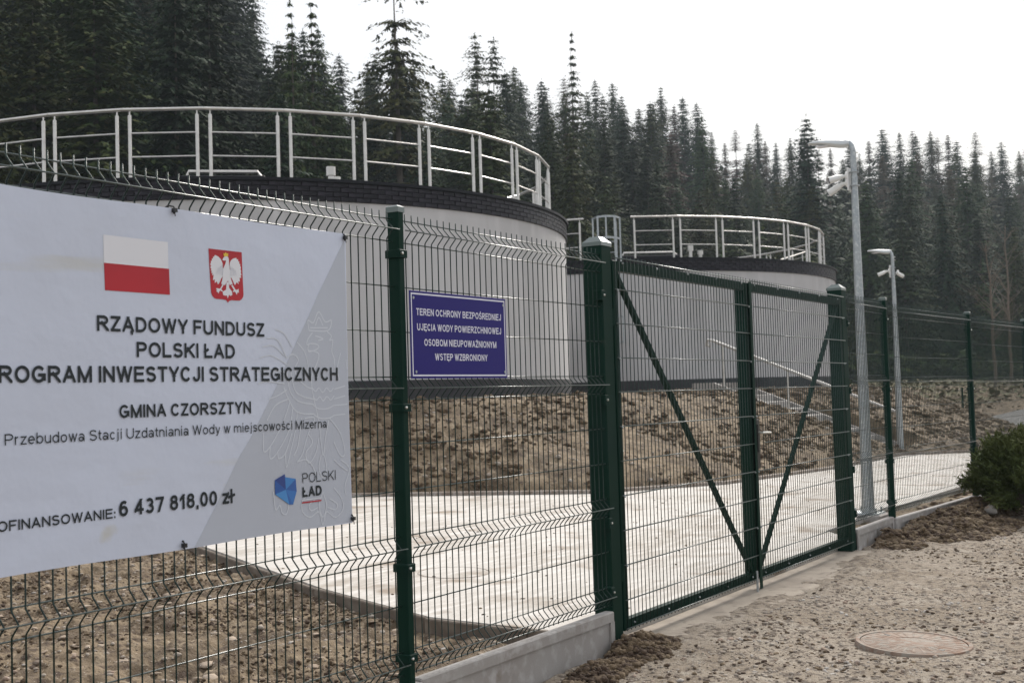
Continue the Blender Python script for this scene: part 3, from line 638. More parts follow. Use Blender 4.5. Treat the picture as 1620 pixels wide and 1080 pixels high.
tx('PROGRAM INWESTYCJI STRATEGICZNYCH', 2.252, 3.863, 1.540, .0535, .185)
tx('GMINA CZORSZTYN', 2.753, 3.364, 1.421, .0440, .185)
tx('Przebudowa Stacji Uzdatniania Wody w miejscowości Mizerna', 2.322, 3.788, 1.352, .0345, .115, tr=.17)
tx('DOFINANSOWANIE:', 2.258, 2.731, 1.095, .0320, .17)
tx('6 437 818,00 zł', 2.746, 3.260, 1.097, .0520, .19)
tx('POLSKI', 3.638, 3.837, 1.1405, .039, .095)
tx('ŁAD', 3.636, 3.749, 1.086, .0395, .22)
g = G(); g.box((L_(3.632), -.0036, 1.0735-BZ), (L_(3.747), -.003, 1.0765-BZ)); g.obj('thin_line', M['pwhite'], bn)
g = G(); g.box((L_(3.632), -.0036, 1.0625-BZ), (L_(3.746), -.003, 1.0675-BZ)); g.obj('red_line', M['pred'], bn)
lg = [(3.483,1.164),(3.538,1.183),(3.541,1.171),(3.599,1.161),(3.603,1.112),(3.581,1.063),(3.56,1.065),(3.483,1.11)]; lc = (3.542,1.123)
g0 = G(); poly(g0, [(L_(a), b-BZ) for a, b in lg], -.0030); lo_ = g0.obj('logo', M['lg3'], bn)
for i in range(8):
    a, b = lg[i], lg[(i+1) % 8]; g = G(); poly(g, [(L_(p[0]), p[1]-BZ) for p in (lc, a, b)], -.0034); g.obj('facet', M['lg%d' % i], lo_)
for i, (tx_, tz) in enumerate(((3.001, 2.14), (3.922, 2.13), (3.018, .972), (3.93, .975))):
    g = G().tube([(0,-.006,-.012),(.004,-.012,0),(.002,-.004,.014),(0,.02,.02),(-.006,.044,.008),(-.006,.04,-.012)], .0032, 6)
    g.box((-.007,-.018,-.007),(.008,-.004,.007)).tube([(0,-.012,0),(-.006,-.02,-.022)], .002, 5)
    g.obj('cable_tie', M['black'], bn, (L_(tx_), 0, tz-BZ))
# ---------------------------------------------------------------- the blue sign
sg = empty('warning_sign', (4.360, -.045, 1.547), 'blue rectangular sign with white Polish warning lettering beside the first fence post', 'sign')
SW, SH = .79, .392
G().box((0,-.003,0), (SW,0,SH), .0008).obj('plate', M['blue'], sg)
g = G(); i0, t = .010, .007
for a, b in (((i0,i0),(SW-i0,i0+t)), ((i0,SH-i0-t),(SW-i0,SH-i0)), ((i0,i0+t),(i0+t,SH-i0-t)), ((SW-i0-t,i0+t),(SW-i0,SH-i0-t))): poly(g, [(a[0],a[1]),(b[0],a[1]),(b[0],b[1]),(a[0],b[1])], -.0036)
g.obj('white_border', M['slet'], sg)
for s, a, b, z in (('TEREN OCHRONY BEZPOŚREDNIEJ',4.407,5.104,1.8295),('UJĘCIA WODY POWIERZCHNIOWEJ',4.410,5.102,1.7615),('OSOBOM NIEUPOWAŹNIONYM',4.461,5.055,1.6935),('WSTĘP WZBRONIONY',4.541,4.973,1.629)):
    text('lettering', s, a-4.36, b-4.36, z-1.547, .0315, .175, M['slet'], sg, -.0040, .17)
for x, z in ((.028,.36),(.765,.36),(.035,.03),(.765,.03)):
    G().lathe([(0,-.003),(.004,-.003),(.0065,-.001),(.0065,.001),(0,.001)], 10).obj('screw', M['galv'], sg, (x,-.005,z), rot=(PI/2,0,0))
# ---------------------------------------------------------------- tanks
RIMZ = 4.95-TB
BRK = G().box((-.018,-.119,-.0325), (.018,.119,.0325), .004).mesh('brick', M['brick'])
def tank(c, label, face, extra):
    t = empty('water_tank', (c[0], c[1], TB), label, 'water tank', 'round water tanks')
    N = 144
    G().lathe([(TR-.02,.30),(TR-.02,RIMZ-.35)], N).obj('wall', M['plaster'], t, smooth=True)
    G().lathe([(TR-.03,-.5),(TR+.0,-.5),(TR+.0,.285),(TR-.02,.305),(TR-.04,.305)], N).obj('plinth', M['plinth'], t, smooth=True)
    G().lathe([(TR-.04,RIMZ-.356),(TR-.006,RIMZ-.352),(TR-.006,RIMZ-.03),(TR-.05,RIMZ-.03)], N).obj('cap_band', M['mortar'], t, smooth=True)
    G().lathe([(TR-.35,RIMZ-.03),(TR+.035,RIMZ-.032),(TR+.04,RIMZ-.055),(TR+.045,RIMZ-.055),(TR+.045,RIMZ-.004),(TR-.3,RIMZ+.012),(TR-.35,RIMZ-.03)], N).obj('flashing', M['flash'], t, smooth=True)
    G().lathe([(TR-.3,RIMZ+.002),(3.0,RIMZ+.02),(.01,RIMZ+.05)], 72).obj('roof', M['roof'], t, smooth=True)
    # clinker bricks of the rim: four courses; the part facing the fence brick by brick
    nb = int(2*PI*TR/.25); da = 2*PI/nb; rest = G()
    for row in range(4):
        z = RIMZ-.315+.0745*row
        for k in range(nb):
            a = da*(k+.5*(row % 2)); d_ = abs((a-face+PI) % (2*PI)-PI)
            rr_ = TR-.008+R.uniform(-.0015, .0015)
            if d_ < 37*da and rest is not None:
                link('brick', BRK, t, (rr_*math.cos(a), rr_*math.sin(a), z), (0, 0, a))
            else:
                ca, sa = math.cos(a), math.sin(a)
                rest.add([((rr_+dx)*ca-dy*sa, (rr_+dx)*sa+dy*ca, z+dz) for dx in (-.018,.016) for dy in (-.119,.119) for dz in (-.0325,.0325)],
                         [(4,6,7,5),(0,4,5,1),(2,3,7,6),(0,2,6,4),(1,5,7,3)])
    tag(rest.obj('brick', M['brick'], t), kind='stuff')
    # railing: straight bays, each with two posts, two mid rails and a hand rail
    RR = 6.47; nbay = 33; ba = 2*PI/nbay; hb = RR*math.sin(ba/2)
    pm = G().tube([(0,0,0),(0,0,1.03)], .027, 10).tube([(0,0,1.03),(0,0,1.10)], .011, 8).lathe([(.04,.0),(.04,.012),(.0,.012)], 10).mesh('railing_post', M['steel'], True)
    rm = G().tube([(0,-hb+.1,0),(0,hb-.1,0)], .013, 8).mesh('mid_rail', M['steel'], True)
    hm = G().tube([(0,-hb+.004,0),(0,hb-.004,0)], .027, 10).mesh('hand_rail', M['steel'], True)
    jm = G().tube([(0,-.018,0),(0,.018,0)], .019, 8).mesh('rail_joint', M['steel'], True)
    off = extra['off']
    for k in range(nbay):
        a = off+ba*k; rc = RR*math.cos(ba/2); dd = (a-extra['gap']+PI) % (2*PI)-PI if 'gap' in extra else 9
        if abs(dd) < ba*.45: continue
        ca, sa = math.cos(a), math.sin(a)
        link('hand_rail', hm, t, (rc*ca, rc*sa, RIMZ+1.12), (0, 0, a))
        link('rail_joint', jm, t, (RR*math.cos(a+ba/2), RR*math.sin(a+ba/2), RIMZ+1.12), (0, 0, a+ba/2))
        for z in (.38, .75): link('mid_rail', rm, t, (rc*ca, rc*sa, RIMZ+z), (0, 0, a))
        for s in (-1, 1): link('railing_post', pm, t, (rc*ca-s*(hb-.1)*sa, rc*sa+s*(hb-.1)*ca, RIMZ), (0, 0, a))
    return t
def ang(c, p): return math.atan2(p[1]-c[1], p[0]-c[0])
f1, f2 = ang(T1, (0, -KD)), ang(T2, (0, -KD))
# bays aligned so that a joint of the near railing falls in the middle of a gap, as photographed
OFF1, OFF2 = f1+.02, ang(T2, (28.51, 11.6))
tk1 = tank(T1, 'round grey tank nearest the banner with a dark brick rim and steel railing', f1, dict(off=OFF1))
tk2 = tank(T2, 'farther round grey tank behind the gate with a caged ladder at its rim', f2, dict(off=OFF2, gap=OFF2))
def loc(c, p): return (p[0]-c[0], p[1]-c[1])
def hatch(t, c, p, L_=1.35):
    x, y = loc(c, p); a = math.atan2(y, x)
    b = G().box((-.45,-L_/2,0), (.45,L_/2,.17), .03).obj('roof_hatch', M['flash'], t, (x, y, RIMZ+.01), rot=(0, 0, a))
    G().tube([(.3,-L_*.42,.17),(.3,-L_*.40,.25),(.3,L_*.40,.25),(.3,L_*.44,.17)], .03, 8).obj('hatch_handle', M['steel'], b, smooth=True)
def vent(t, c, p, h=.45, goose=False):
    x, y = loc(c, p)
    if goose:
        pts = [(0,0,0),(0,0,h-.15)]+[(.16-.16*math.cos(q), 0, h-.15+.16*math.sin(q)) for q in [i*PI/8 for i in range(1, 9)]]+[(.32,0,h-.24)]
        G().tube(pts, .04, 10).obj('gooseneck_vent', M['steel'], t, (x, y, RIMZ+.01), smooth=True, rot=(0, 0, .9))
    else:
        G().lathe([(.05,0),(.05,h*.7),(.08,h*.7),(.08,h),(0,h)], 12).obj('vent_pipe', M['steel'], t, (x, y, RIMZ+.01), smooth=True)
hatch(tk1, T1, (14.4, 11.2)); vent(tk1, T1, (16.0, 10.3), .5); vent(tk1, T1, (15.95, 10.15), .3)
vent(tk1, T1, (20.3, 10.4), .42, True); vent(tk1, T1, (20.9, 9.9), .38, True)
hatch(tk2, T2, (30.0, 11.2), 1.7); vent(tk2, T2, (31.1, 10.4), .5); vent(tk2, T2, (31.3, 10.2), .36)
# stair rails that come up to the rim from the far side
def slope_rail(t, c, a, b, za, zb):
    (ax, ay), (bx, by) = loc(c, a), loc(c, b)
    g = G().tube([(ax, ay, za), (bx, by, zb)], .021, 8)
    r_ = g.obj('sloping_rail', M['steel'], t, smooth=True)
    for k in (.15, .5, .85):
        x, y, z = ax+(bx-ax)*k, ay+(by-ay)*k, za+(zb-za)*k
        G().tube([(x, y, RIMZ), (x, y, z)], .016, 8).obj('rail_support', M['steel'], r_, smooth=True)
slope_rail(tk2, T2, (33.3, 8.9), (37.6, 9.3), RIMZ+.08, RIMZ+.80)
slope_rail(tk1, T1, (20.2, 9.7), (21.9, 10.2), RIMZ+.35, RIMZ+.75)
# caged ladder at the rim of the second tank
a = OFF2; ca, sa = math.cos(a), math.sin(a); lx = TR+.10
ld = empty('caged_ladder', (T2[0]+lx*ca, T2[1]+lx*sa, TB), 'steel caged ladder standing up over the rim of the farther tank', 'ladder', rz=a)
for s in (-1, 1): G().tube([(0,s*.22,.35),(0,s*.22,RIMZ+1.12),(-.2,s*.24,RIMZ+1.12),(-.32,s*.24,RIMZ+1.0),(-.32,s*.24,RIMZ)], .02, 8).obj('ladder_rail', M['galv'], ld, smooth=True)
rg = G().tube([(0,-.22,0),(0,.22,0)], .013, 6).mesh('rung', M['galv'], True)
for k in range(13): link('rung', rg, ld, (0, 0, .55+.28*k))
def hoop(z):
    g = G(); n_ = 12; v = []; f = []
    for k in range(n_+1):
        q = -PI/2+PI*k/n_; x, y = .62*math.cos(q), .36*math.sin(q)
        v += [(x, y, z-.025), (x, y, z+.025), (x*.985, y*.985, z-.025), (x*.985, y*.985, z+.025)]
    for k in range(n_):
        a_, b_ = 4*k, 4*k+4; f += [(a_, b_, b_+1, a_+1), (a_+2, a_+3, b_+3, b_+2), (a_+1, b_+1, b_+3, a_+3), (a_, a_+2, b_+2, b_)]
    return g.add(v, f)
for z in (1.3, 1.95, 2.6, 3.2, RIMZ+.48, RIMZ+1.02): hoop(z).obj('cage_hoop', M['galv'], ld)
for k in range(5):
    q = -PI/2+PI*(k+.5)/5*1.0; x, y = .625*math.cos(q), .365*math.sin(q)
    G().box((x-.004, y-.02, 1.28), (x+.004, y+.02, RIMZ+1.04)).obj('cage_bar', M['galv'], ld)
# ---------------------------------------------------------------- stair up the bank
st = empty('bank_stair', (25.2, 3.9, .1), 'narrow concrete stair climbing the earth bank between the tanks', 'stair')
RUN, RISE, SWD = 3.35, 1.40, 1.45
for x in (0, SWD):
    v = []
    for xx in (x-.05, x+.05): v += [(xx,-.15,-.25),(xx,-.15,.12),(xx,RUN+.1,RISE+.14),(xx,RUN+.6,RISE+.14),(xx,RUN+.6,RISE-.35),(xx,.3,-.25)]
    G().add(v, [(0,1,2,3,4,5),(11,10,9,8,7,6)]+[(k,(k+1)%6+0,(k+1)%6+6,k+6) for k in range(6)]).obj('stringer', M['concrete'], st)
NS = 9
for k in range(NS):
    G().box((.055, RUN*k/NS, RISE*k/NS-.25), (SWD-.055, RUN*(k+1)/NS+.03, RISE*(k+1)/NS), .01).obj('step', M['concrete'], st)
hr = empty('stair_handrail', (25.2, 3.9, .1), 'steel handrail sloping down beside the concrete stair on the bank', 'handrail')
sl_ = RISE/RUN; H0 = 1.02
G().tube([(0,-.55,H0-.22),(0,-.35,H0-.15),(0,RUN+.1,H0+sl_*(RUN+.1)),(0,RUN+.22,H0+sl_*RUN+.07),(0,RUN+.25,H0+sl_*RUN-.05),(0,RUN+.16,H0+sl_*RUN-.08)], .032, 8).obj('hand_rail', M['steel'], hr, smooth=True)
for y in (.27, 1.78, 3.22): G().tube([(0,y,sl_*y+.05),(0,y,H0+sl_*y-.01)], .02, 8).lathe([(.05,sl_*y+.10),(.05,sl_*y+.125),(0,sl_*y+.125)], 10, (0,y,0)).obj('railing_post', M['steel'], hr, smooth=True)
# ---------------------------------------------------------------- lamps and cameras
def lamp(x, y, z, label, rz):
    t = empty('street_lamp', (x, y, z), label, 'street lamp', 'street lamps', rz)
    G().box((-.17,-.17,-.3), (.17,.17,.03), .015).obj('foundation', M['concrete'], t)
    G().box((-.15,-.15,.03), (.15,.15,.045), .01).obj('base_plate', M['galv'], t)
    for sx in (-1, 1):
        for sy in (-1, 1): G().tube([(sx*.11,sy*.11,.045),(sx*.11,sy*.11,.10)], .011, 6).obj('anchor_bolt', M['galv'], t)
    G().tube([(0,0,.045),(0,0,3.66)], [.069,.036], 8).obj('pole', M['galv'], t)
    G().tube([(0,0,3.66),(0,0,3.71)], .038, 10).tube([(0,0,3.71),(0,0,3.98)], .034, 10).tube([(0,0,3.98),(0,.015,4.04),(0,.04,4.08),(0,.09,4.095)], .032, 10).obj('pole_top', M['galv'], t, smooth=True)
    # flat curved lamp head reaching over the pavement (+y)
    v = []; f = []; S = [(.03,.042,.040,4.065),(.09,.056,.058,4.062),(.16,.078,.060,4.072),(.27,.095,.050,4.095),(.37,.090,.036,4.112),(.46,.064,.022,4.122),(.495,.030,.012,4.125)]
    for yy, w_, h_, zz in S:
        for k in range(12):
            q = 2*PI*k/12; v.append((w_*math.cos(q), yy, zz+h_*math.sin(q)*(1 if math.sin(q) > 0 else .55)))
    for i in range(len(S)-1):
        for k in range(12): j = (k+1) % 12; f.append((i*12+k, i*12+j, (i+1)*12+j, (i+1)*12+k))
    f += [tuple(range(11,-1,-1)), tuple(range(len(v)-12, len(v)))]
    h = G().add(v, f).obj('lamp_head', M['lampgrey'], t, smooth=True)
    G().box((-.06,.20,4.070), (.06,.40,4.078), .004).obj('lamp_glass', M['pwhite'], h)
    for s in (0, .06): G().tube([(0,-.034,3.90+s),(0,-.055,3.90+s)], .009, 6).obj('clamp_screw', M['bolt'], t)
    pl = G().box((-.07,.044,3.55), (.07,.058,3.80), .004).obj('camera_plate', M['white'], t)
    for s in (3.60, 3.75): G().tube([(0,.045,s),(.052,.02,s),(.055,-.03,s),(0,-.055,s),(-.055,-.03,s),(-.052,.02,s),(0,.045,s)], .006, 6).obj('strap', M['galv'], pl)
    return t
def camera_obj(x, y, z, d, label):
    """bullet camera: bracket foot at its origin, barrel along d"""
    t = empty('security_camera', (x, y, z), label, 'camera', 'white security cameras')
    d = Vector(d).normalized(); e = Vector((0, .05, 0))
    G().tube([(0,-.002,0),(0,.022,0)], .045, 14).tube([(0,.02,0),tuple(e+d*.02)], .018, 8).tube([tuple(e+d*.01), tuple(e+d*.05)], .026, 10).obj('bracket', M['white'], t, smooth=True)
    o = e+d*.055
    G().tube([tuple(o-d*.01), tuple(o+d*.012), tuple(o+d*.10), tuple(o+d*.115)], [.026,.036,.038,.038], 16).tube([tuple(o+d*.115), tuple(o+d*.14)], .040, 16, False).obj('housing', M['white'], t, smooth=True)
    G().tube([tuple(o+d*.110), tuple(o+d*.120)], .036, 16).obj('lens_face', M['black'], t)
    G().tube([tuple(o+d*.120), tuple(o+d*.126)], .016, 12).obj('lens', M['lampgrey'], t)
LZ = float(slab_z(.66))
lamp(13.36, .60, LZ, 'nearest and tallest looking grey lamp post, just right of the gate', 0)
lamp(25.16, 3.36, .09, 'smaller looking lamp post farther off beside the foot of the stair', 0)
camera_obj(13.36, .665, LZ+3.72, (-.62, .62, -.26), 'upper white bullet camera on the near lamp post, dark lens towards us')
camera_obj(13.36, .665, LZ+3.64, (-.25, .80, -.50), 'lower white bullet camera on the near lamp post, pointing down')
camera_obj(25.16, 3.425, 3.78, (-.35, .80, -.35), 'white bullet camera on the far lamp post pointing left over the pavement')
camera_obj(25.20, 3.26, 3.74, (.75, -.45, -.35), 'white camera on the right side of the far lamp post')
# ---------------------------------------------------------------- manhole covers
mh = empty('manhole_cover', (7.07, -1.47, -.002), 'rusty round iron manhole cover in the gravel in front of the gate', 'manhole cover')
mh.rotation_euler = (math.radians(1.5), math.radians(-1.5), .7); mh.scale = (.82, .82, .82)
G().lathe([(.0,.018),(.345,.018),(.352,.014),(.352,-.05)], 48).obj('lid', M['rust'], mh, smooth=True)
G().lathe([(.356,-.05),(.356,.020),(.382,.022),(.388,.012),(.388,-.06)], 48).obj('frame_ring', M['rust'], mh, smooth=True)
g = G()
for k in range(28):
    a = 2*PI*k/28; ca, sa = math.cos(a), math.sin(a); r1, r2 = .17, .32
    g.add([(r*ca-s*sa, r*sa+s*ca, z) for r in (r1, r2) for s in (-.009*(r/r2), .009*(r/r2)) for z in (.0175, .0195)], [(1,3,7,5),(0,4,5,1),(2,3,7,6),(4,6,7,5),(0,1,3,2)])
g.lathe([(.150,.018),(.152,.0197),(.160,.0197),(.162,.018)], 32).lathe([(.328,.018),(.330,.0197),(.337,.0197),(.339,.018)], 48); g.obj('relief', M['rust'], mh)
for a in (.3, .3+PI): G().box((-.02,-.008,.018), (.02,.008,.0205), 0).obj('lifting_slot', M['black'], mh, (.26*math.cos(a), .26*math.sin(a), 0), rot=(0,0,a))
m2 = empty('manhole_cover', (8.08, 2.38, float(slab_z(2.38))), 'round concrete manhole cover set flush in the pale pavement behind the fence', 'manhole cover')
m2.rotation_euler = (math.atan(.025), 0, 0)
G().lathe([(0,.003),(.27,.003),(.275,.001)], 48).obj('lid', M['slab'], m2)
G().lathe([(.279,.0),(.281,.003),(.290,.003),(.292,.0)], 48).obj('frame_ring', M['kerb'], m2)
# far small post, road
g = G().tube([(0,0,-.2),(0,0,1.05)], .03, 8); tag(g.obj('marker_post', M['green'], None, (41.2, 5.6, float(ground_z(41.2, 5.6))), smooth=True), 'small dark green post standing alone on the soil at the foot of the right slope', 'post')
# ---------------------------------------------------------------- loose stones and clods
def rocks(name, P, S, m, flat=.7, seed=1, kind='stuff', label=None, cat=None):
    rs = np.random.RandomState(seed); t = (1+5**.5)/2
    ico = np.array([(-1,t,0),(1,t,0),(-1,-t,0),(1,-t,0),(0,-1,t),(0,1,t),(0,-1,-t),(0,1,-t),(t,0,-1),(t,0,1),(-t,0,-1),(-t,0,1)])/1.9
    fc = np.array([(0,11,5),(0,5,1),(0,1,7),(0,7,10),(0,10,11),(1,5,9),(5,11,4),(11,10,2),(10,7,6),(7,1,8),(3,9,4),(3,4,2),(3,2,6),(3,6,8),(3,8,9),(4,9,5),(2,4,11),(6,2,10),(8,6,7),(9,8,1)])
    n = len(P); V = ico[None]*(1+.45*(rs.rand(n, 12, 1)-.5)); V = V*np.stack([.7+.7*rs.rand(n), .6+.5*rs.rand(n), flat*(.5+.6*rs.rand(n))], -1)[:, None, :]
    a = rs.rand(n)*2*PI; tl = (rs.rand(n)-.5)*.8
    x = V[..., 0]; y = V[..., 1]; z = V[..., 2]
    y, z = y*np.cos(tl)[:, None]-z*np.sin(tl)[:, None], y*np.sin(tl)[:, None]+z*np.cos(tl)[:, None]
    x, y = x*np.cos(a)[:, None]-y*np.sin(a)[:, None], x*np.sin(a)[:, None]+y*np.cos(a)[:, None]
    V = np.stack([x, y, z], -1)*np.asarray(S)[:, None, None]+np.asarray(P)[:, None, :]
    F = (fc[None]+12*np.arange(n)[:, None, None]).reshape(-1, 3)
    o = link(name, fastmesh(name, V.reshape(-1, 3), F, m))
    return tag(o, label, cat, kind=kind)
def scatter(n, xr, yr, zf, smin, smax, ok=None, pw=3, thr=None, fs=2.0, sd=0):
    x = NR.uniform(*xr, n); y = NR.uniform(*yr, n); k = np.ones(n, bool)
    if ok is not None: k &= ok(x, y)
    if thr: k &= fbm(x*fs, y*fs, 3, 60+sd)+NR.uniform(-.12, .12, n) > thr
    x, y = x[k], y[k]; s = smin+(smax-smin)*NR.rand(len(x))**pw
    return np.stack([x, y, zf(x, y)+s*.12], -1), s
inview = lambda x, y: (lambda XZ: (np.abs(XZ[0]) < .47*XZ[1]+.6))(camxz(x, y))
offgate = lambda x, y: inview(x, y) & (np.hypot(x-7.07, y+1.47) > .33) & ~((x > 6.3) & (x < 10.95) & (y > -.40))
P, S = scatter(30000, (4.6, 13), (-4.2, -.06), yard_z, .0025, .017, offgate, 3.0, .40, 1.2)
rocks('pebbles', P, S, M['stone'], seed=2, label='small loose stones scattered over the gravel yard in front of the gate', cat='gravel')
P, S = scatter(24000, (5, 20), (-6, -.10), yard_z, .003, .020, offgate, 2.8, .46, 1.4)
rocks('gravel_crumbs', P, S, M['clod'], .6, 3, label='brown crumbs of earth strewn over the gravel yard', cat='soil')
P, S = scatter(30000, (10.95, 17.8), (-1.5, -.08), heap_z, .005, .040, lambda x, y: heap_z(x, y) > .0, 3.2)
rocks('soil_clods', P, S, M['clod'], .8, 4, label='dark soil clods piled along the outside of the fence on the right', cat='soil')
P, S = scatter(14000, (5.0, 7.2), (-.7, -.05), heap_z, .004, .026, lambda x, y: heap_z(x, y) > .0, 3.2)
rocks('soil_clods', P, S, M['clod'], .8, 5, label='dark soil crumbs around the foot of the left gate post', cat='soil')
outslab = lambda x, y: (slab_d(x, y) > .08) & inview(x, y)
P, S = scatter(800, (3.2, 9.3), (.08, 8), soil_z, .012, .050, outslab, 2.4)
rocks('dry_flakes', P, S, M['flake'], .25, 16, label='pale dried flakes of earth lying on the soil behind the banner fence', cat='soil')
P, S = scatter(70000, (3.2, 9.3), (.08, 8), soil_z, .003, .021, outslab, 2.4, .50, 1.7)
rocks('soil_clods', P, S, M['clod'], .8, 6, label='crumbly brown clods on the bare soil behind the banner fence', cat='soil')
P, S = scatter(5000, (3.2, 9.3), (.08, 8), soil_z, .005, .028, outslab, 3)
rocks('pebbles', P, S, M['stone'], .7, 7, label='pale pebbles on the bare soil behind the banner fence', cat='stones')
bk = lambda x, y: (slab_d(x, y) > .12) & (np.hypot(x-T1[0], y-T1[1]) > TR+.05) & (np.hypot(x-T2[0], y-T2[1]) > TR+.05) & ~((x > 25.1) & (x < 26.8) & (y > 3.5) & (y < 8)) & inview(x, y)
P, S = scatter(52000, (9.3, 48), (.3, 10.5), soil_z, .014, .080, bk, 3.0, .43, 1.1)
rocks('soil_clods', P, S, M['clod'], .8, 8, label='rough brown clods all over the earth bank below the tanks', cat='soil')
P, S = scatter(5000, (9.3, 48), (.3, 10.5), soil_z, .015, .055, bk, 3)
rocks('stones', P, S, M['stone'], .7, 9, label='pale stones lying on the earth bank below the tanks', cat='stones')
far_ok = lambda x, y: inview(x, y) & (slab_d(x, y) > .3)
P, S = scatter(9000, (27, 62), (.5, 15), soil_z, .03, .16, far_ok, 3, .42, .5)
rocks('soil_clods', P, S, M['clod'], .6, 18, label='dark clods on the rough ground at the far right beyond the bank', cat='soil')
P, S = scatter(900, (6.5, 26), (.3, 5), lambda x, y: slab_z(y), .004, .016, lambda x, y: slab_d(x, y) < -.1, 2.5)
rocks('slab_crumbs', P, S, M['clod'], .6, 10, label='small crumbs of soil dropped on the pale pavement', cat='soil')
# one bigger stone in the yard and one by the bush
P = np.array([[6.62, -2.42, .012]]); rocks('stone', P, [.055], M['stone'], .8, 12, None, 'single larger grey stone right of the rusty manhole cover', 'stone')
P = np.array([[13.55, -.62, .13]]); rocks('stone', P, [.075], M['stone'], .8, 14, None, 'rounded pale stone lying on the soil heap left of the bush', 'stone')
# road at the far right
v = []; RP = [(42, 2.9), (46, 4.1), (52, 5.0), (62, 5.2), (75, 4.0), (110, -4)]
for i, (x, y) in enumerate(RP):
    a, b = RP[max(i-1, 0)], RP[min(i+1, len(RP)-1)]; d = Vector((b[0]-a[0], b[1]-a[1])).normalized(); nn = Vector((-d.y, d.x))*1.9
    for s in (-1, 1): v.append((x+nn.x*s, y+nn.y*s, .10+float(hill(np.array(x), np.array(y)))))
v2 = v+[(x, y, z-.4) for x, y, z in v]; n_ = len(v)
f = [(2*i, 2*i+2, 2*i+3, 2*i+1) for i in range(len(RP)-1)]+[(2*i+n_, 2*i+2+n_, 2*i+2, 2*i) for i in range(len(RP)-1)]+[(2*i+1, 2*i+3, 2*i+3+n_, 2*i+1+n_) for i in range(len(RP)-1)]+[(0, 1, 1+n_, n_)]
tag(G().add(v2, f).obj('road', M['asphalt']), kind='structure')
# ---------------------------------------------------------------- spruce trees
def crown_mesh(name, m, H, Rm, h0, seed, dens=1.0, whorl=.40, size=.52, droop=.35, top=1.0, gap=0, pw=.85):
    rs = np.random.RandomState(seed); Q = []
    z = h0
    while z < H-.15:
        t = (z-h0)/(H-h0); L = Rm*(1-t)**pw*(.82+.36*rs.rand())+.12
        if t > .72: L *= top
        nb = int((7+5*(1-t))*dens*(.8+.4*rs.rand()))+2
        if gap and t < .86 and rs.rand() < gap*(.4+t): z += whorl*1.2; continue
        a0 = rs.rand()*6.28
        lean = 1+.25*np.sin(a0*2+z)
        for b in range(nb):
            a = a0+6.283*b/nb+rs.normal()*.25; l = L*(.65+.5*rs.rand())*lean
            if rs.rand() < .06: l *= .4
            ns = max(2, int(l/size*3.6)); s = (np.arange(ns)+.5+rs.uniform(-.35, .35, ns))/ns
            up = .25*(t-.35); rise = l*(up*s-droop*s**1.7*(1-t*.6))
            cx = np.cos(a)*l*s; cy = np.sin(a)*l*s; cz = z+rise+rs.normal(size=ns)*.05
            sz = size*(.55+.75*rs.rand(ns))*(1.15-.55*s)*(1-.45*t)
            da = a+rs.choice([-1, 1], ns)*(.35+.7*rs.rand(ns)); dz = -.25-.75*rs.rand(ns)*droop*1.6
            d = np.stack([np.cos(da), np.sin(da), dz], -1); d /= np.linalg.norm(d, axis=1)[:, None]
            sd_ = np.stack([-np.sin(da), np.cos(da), rs.uniform(-.7, .7, ns)], -1)*.36
            c = np.stack([cx, cy, cz], -1); k = sz[:, None]
            Q.append(np.stack([c-d*k*.35, c+sd_*k, c+d*k, c-sd_*k*rs.uniform(.5, 1, (ns, 1))], 1))
        z += whorl*(.7+.6*rs.rand())
    # leader
    for k in range(8):
        zz = H-.9+.13*k; a = rs.rand()*6.28; d = np.array([math.cos(a)*.16, math.sin(a)*.16, .18]); c = np.array([0, 0, zz]); sd_ = np.array([-math.sin(a), math.cos(a), .2])*.05
        Q.append(np.array([[c-d*.2, c+sd_, c+d, c-sd_]]))
    V = np.concatenate(Q).reshape(-1, 3); F = np.arange(len(V)).reshape(-1, 4)
    return fastmesh(name, V, F, m)
def trunk_mesh(H, r, m, seed, bare=0, h0=3):
    rs = random.Random(seed); g = G(); pts = []; x = y = 0
    for i in range(7): pts.append((x, y, H*.95*i/6.0-(.6 if i == 0 else 0))); x += rs.uniform(-.05, .05); y += rs.uniform(-.05, .05)
    g.tube(pts, [r*1.25, r*.95, r*.8, r*.6, r*.38, r*.16, r*.03], 7)
    for k in range(16+bare):
        z = rs.uniform(1.5, h0+2) if k < 16 else rs.uniform(h0, H*.95); a = rs.uniform(0, 6.28); l = rs.uniform(.4, 1.4) if k < 16 else rs.uniform(.4, 1.3)*(1.02-z/H)
        g.tube([(0, 0, z), (math.cos(a)*l*.5, math.sin(a)*l*.5, z+.02), (math.cos(a)*l, math.sin(a)*l, z-.15*l)], [.03, .018, .006], 3)
    return g.mesh('trunk', m)
KIND = {}
def kind(k, mk_, H, Rm, h0, seed, **kw):
    KIND[k] = (crown_mesh('crown', M[mk_], H, Rm, h0, seed, **kw), trunk_mesh(H, H*.011, M['bark'], seed, kw.get('gap', 0) and 30 or 4, h0), H)
kind('a', 'spruce', 22, 4.3, 2.0, 1, dens=1.7, pw=.66); kind('b', 'spruce', 21, 3.9, 2.5, 2, droop=.5, dens=1.6, pw=.58); kind('c', 'spruce', 23, 4.9, 3.0, 3, dens=1.6, droop=.45, pw=.72)
kind('d', 'darkspruce', 22, 4.6, 1.2, 4, dens=1.9, pw=.68); kind('e', 'darkspruce', 18, 4.1, 1.0, 5, dens=1.9, pw=.6)
kind('old', 'spruce', 24, 3.7, 3.5, 6, dens=1.5, gap=.28, top=.95, pw=.6, size=.42, droop=.6, whorl=.5)
kind('thin', 'spruce', 25, 3.0, 3.5, 7, dens=1.7, gap=.2, top=.7, size=.38, droop=.9, whorl=.55, pw=.7)
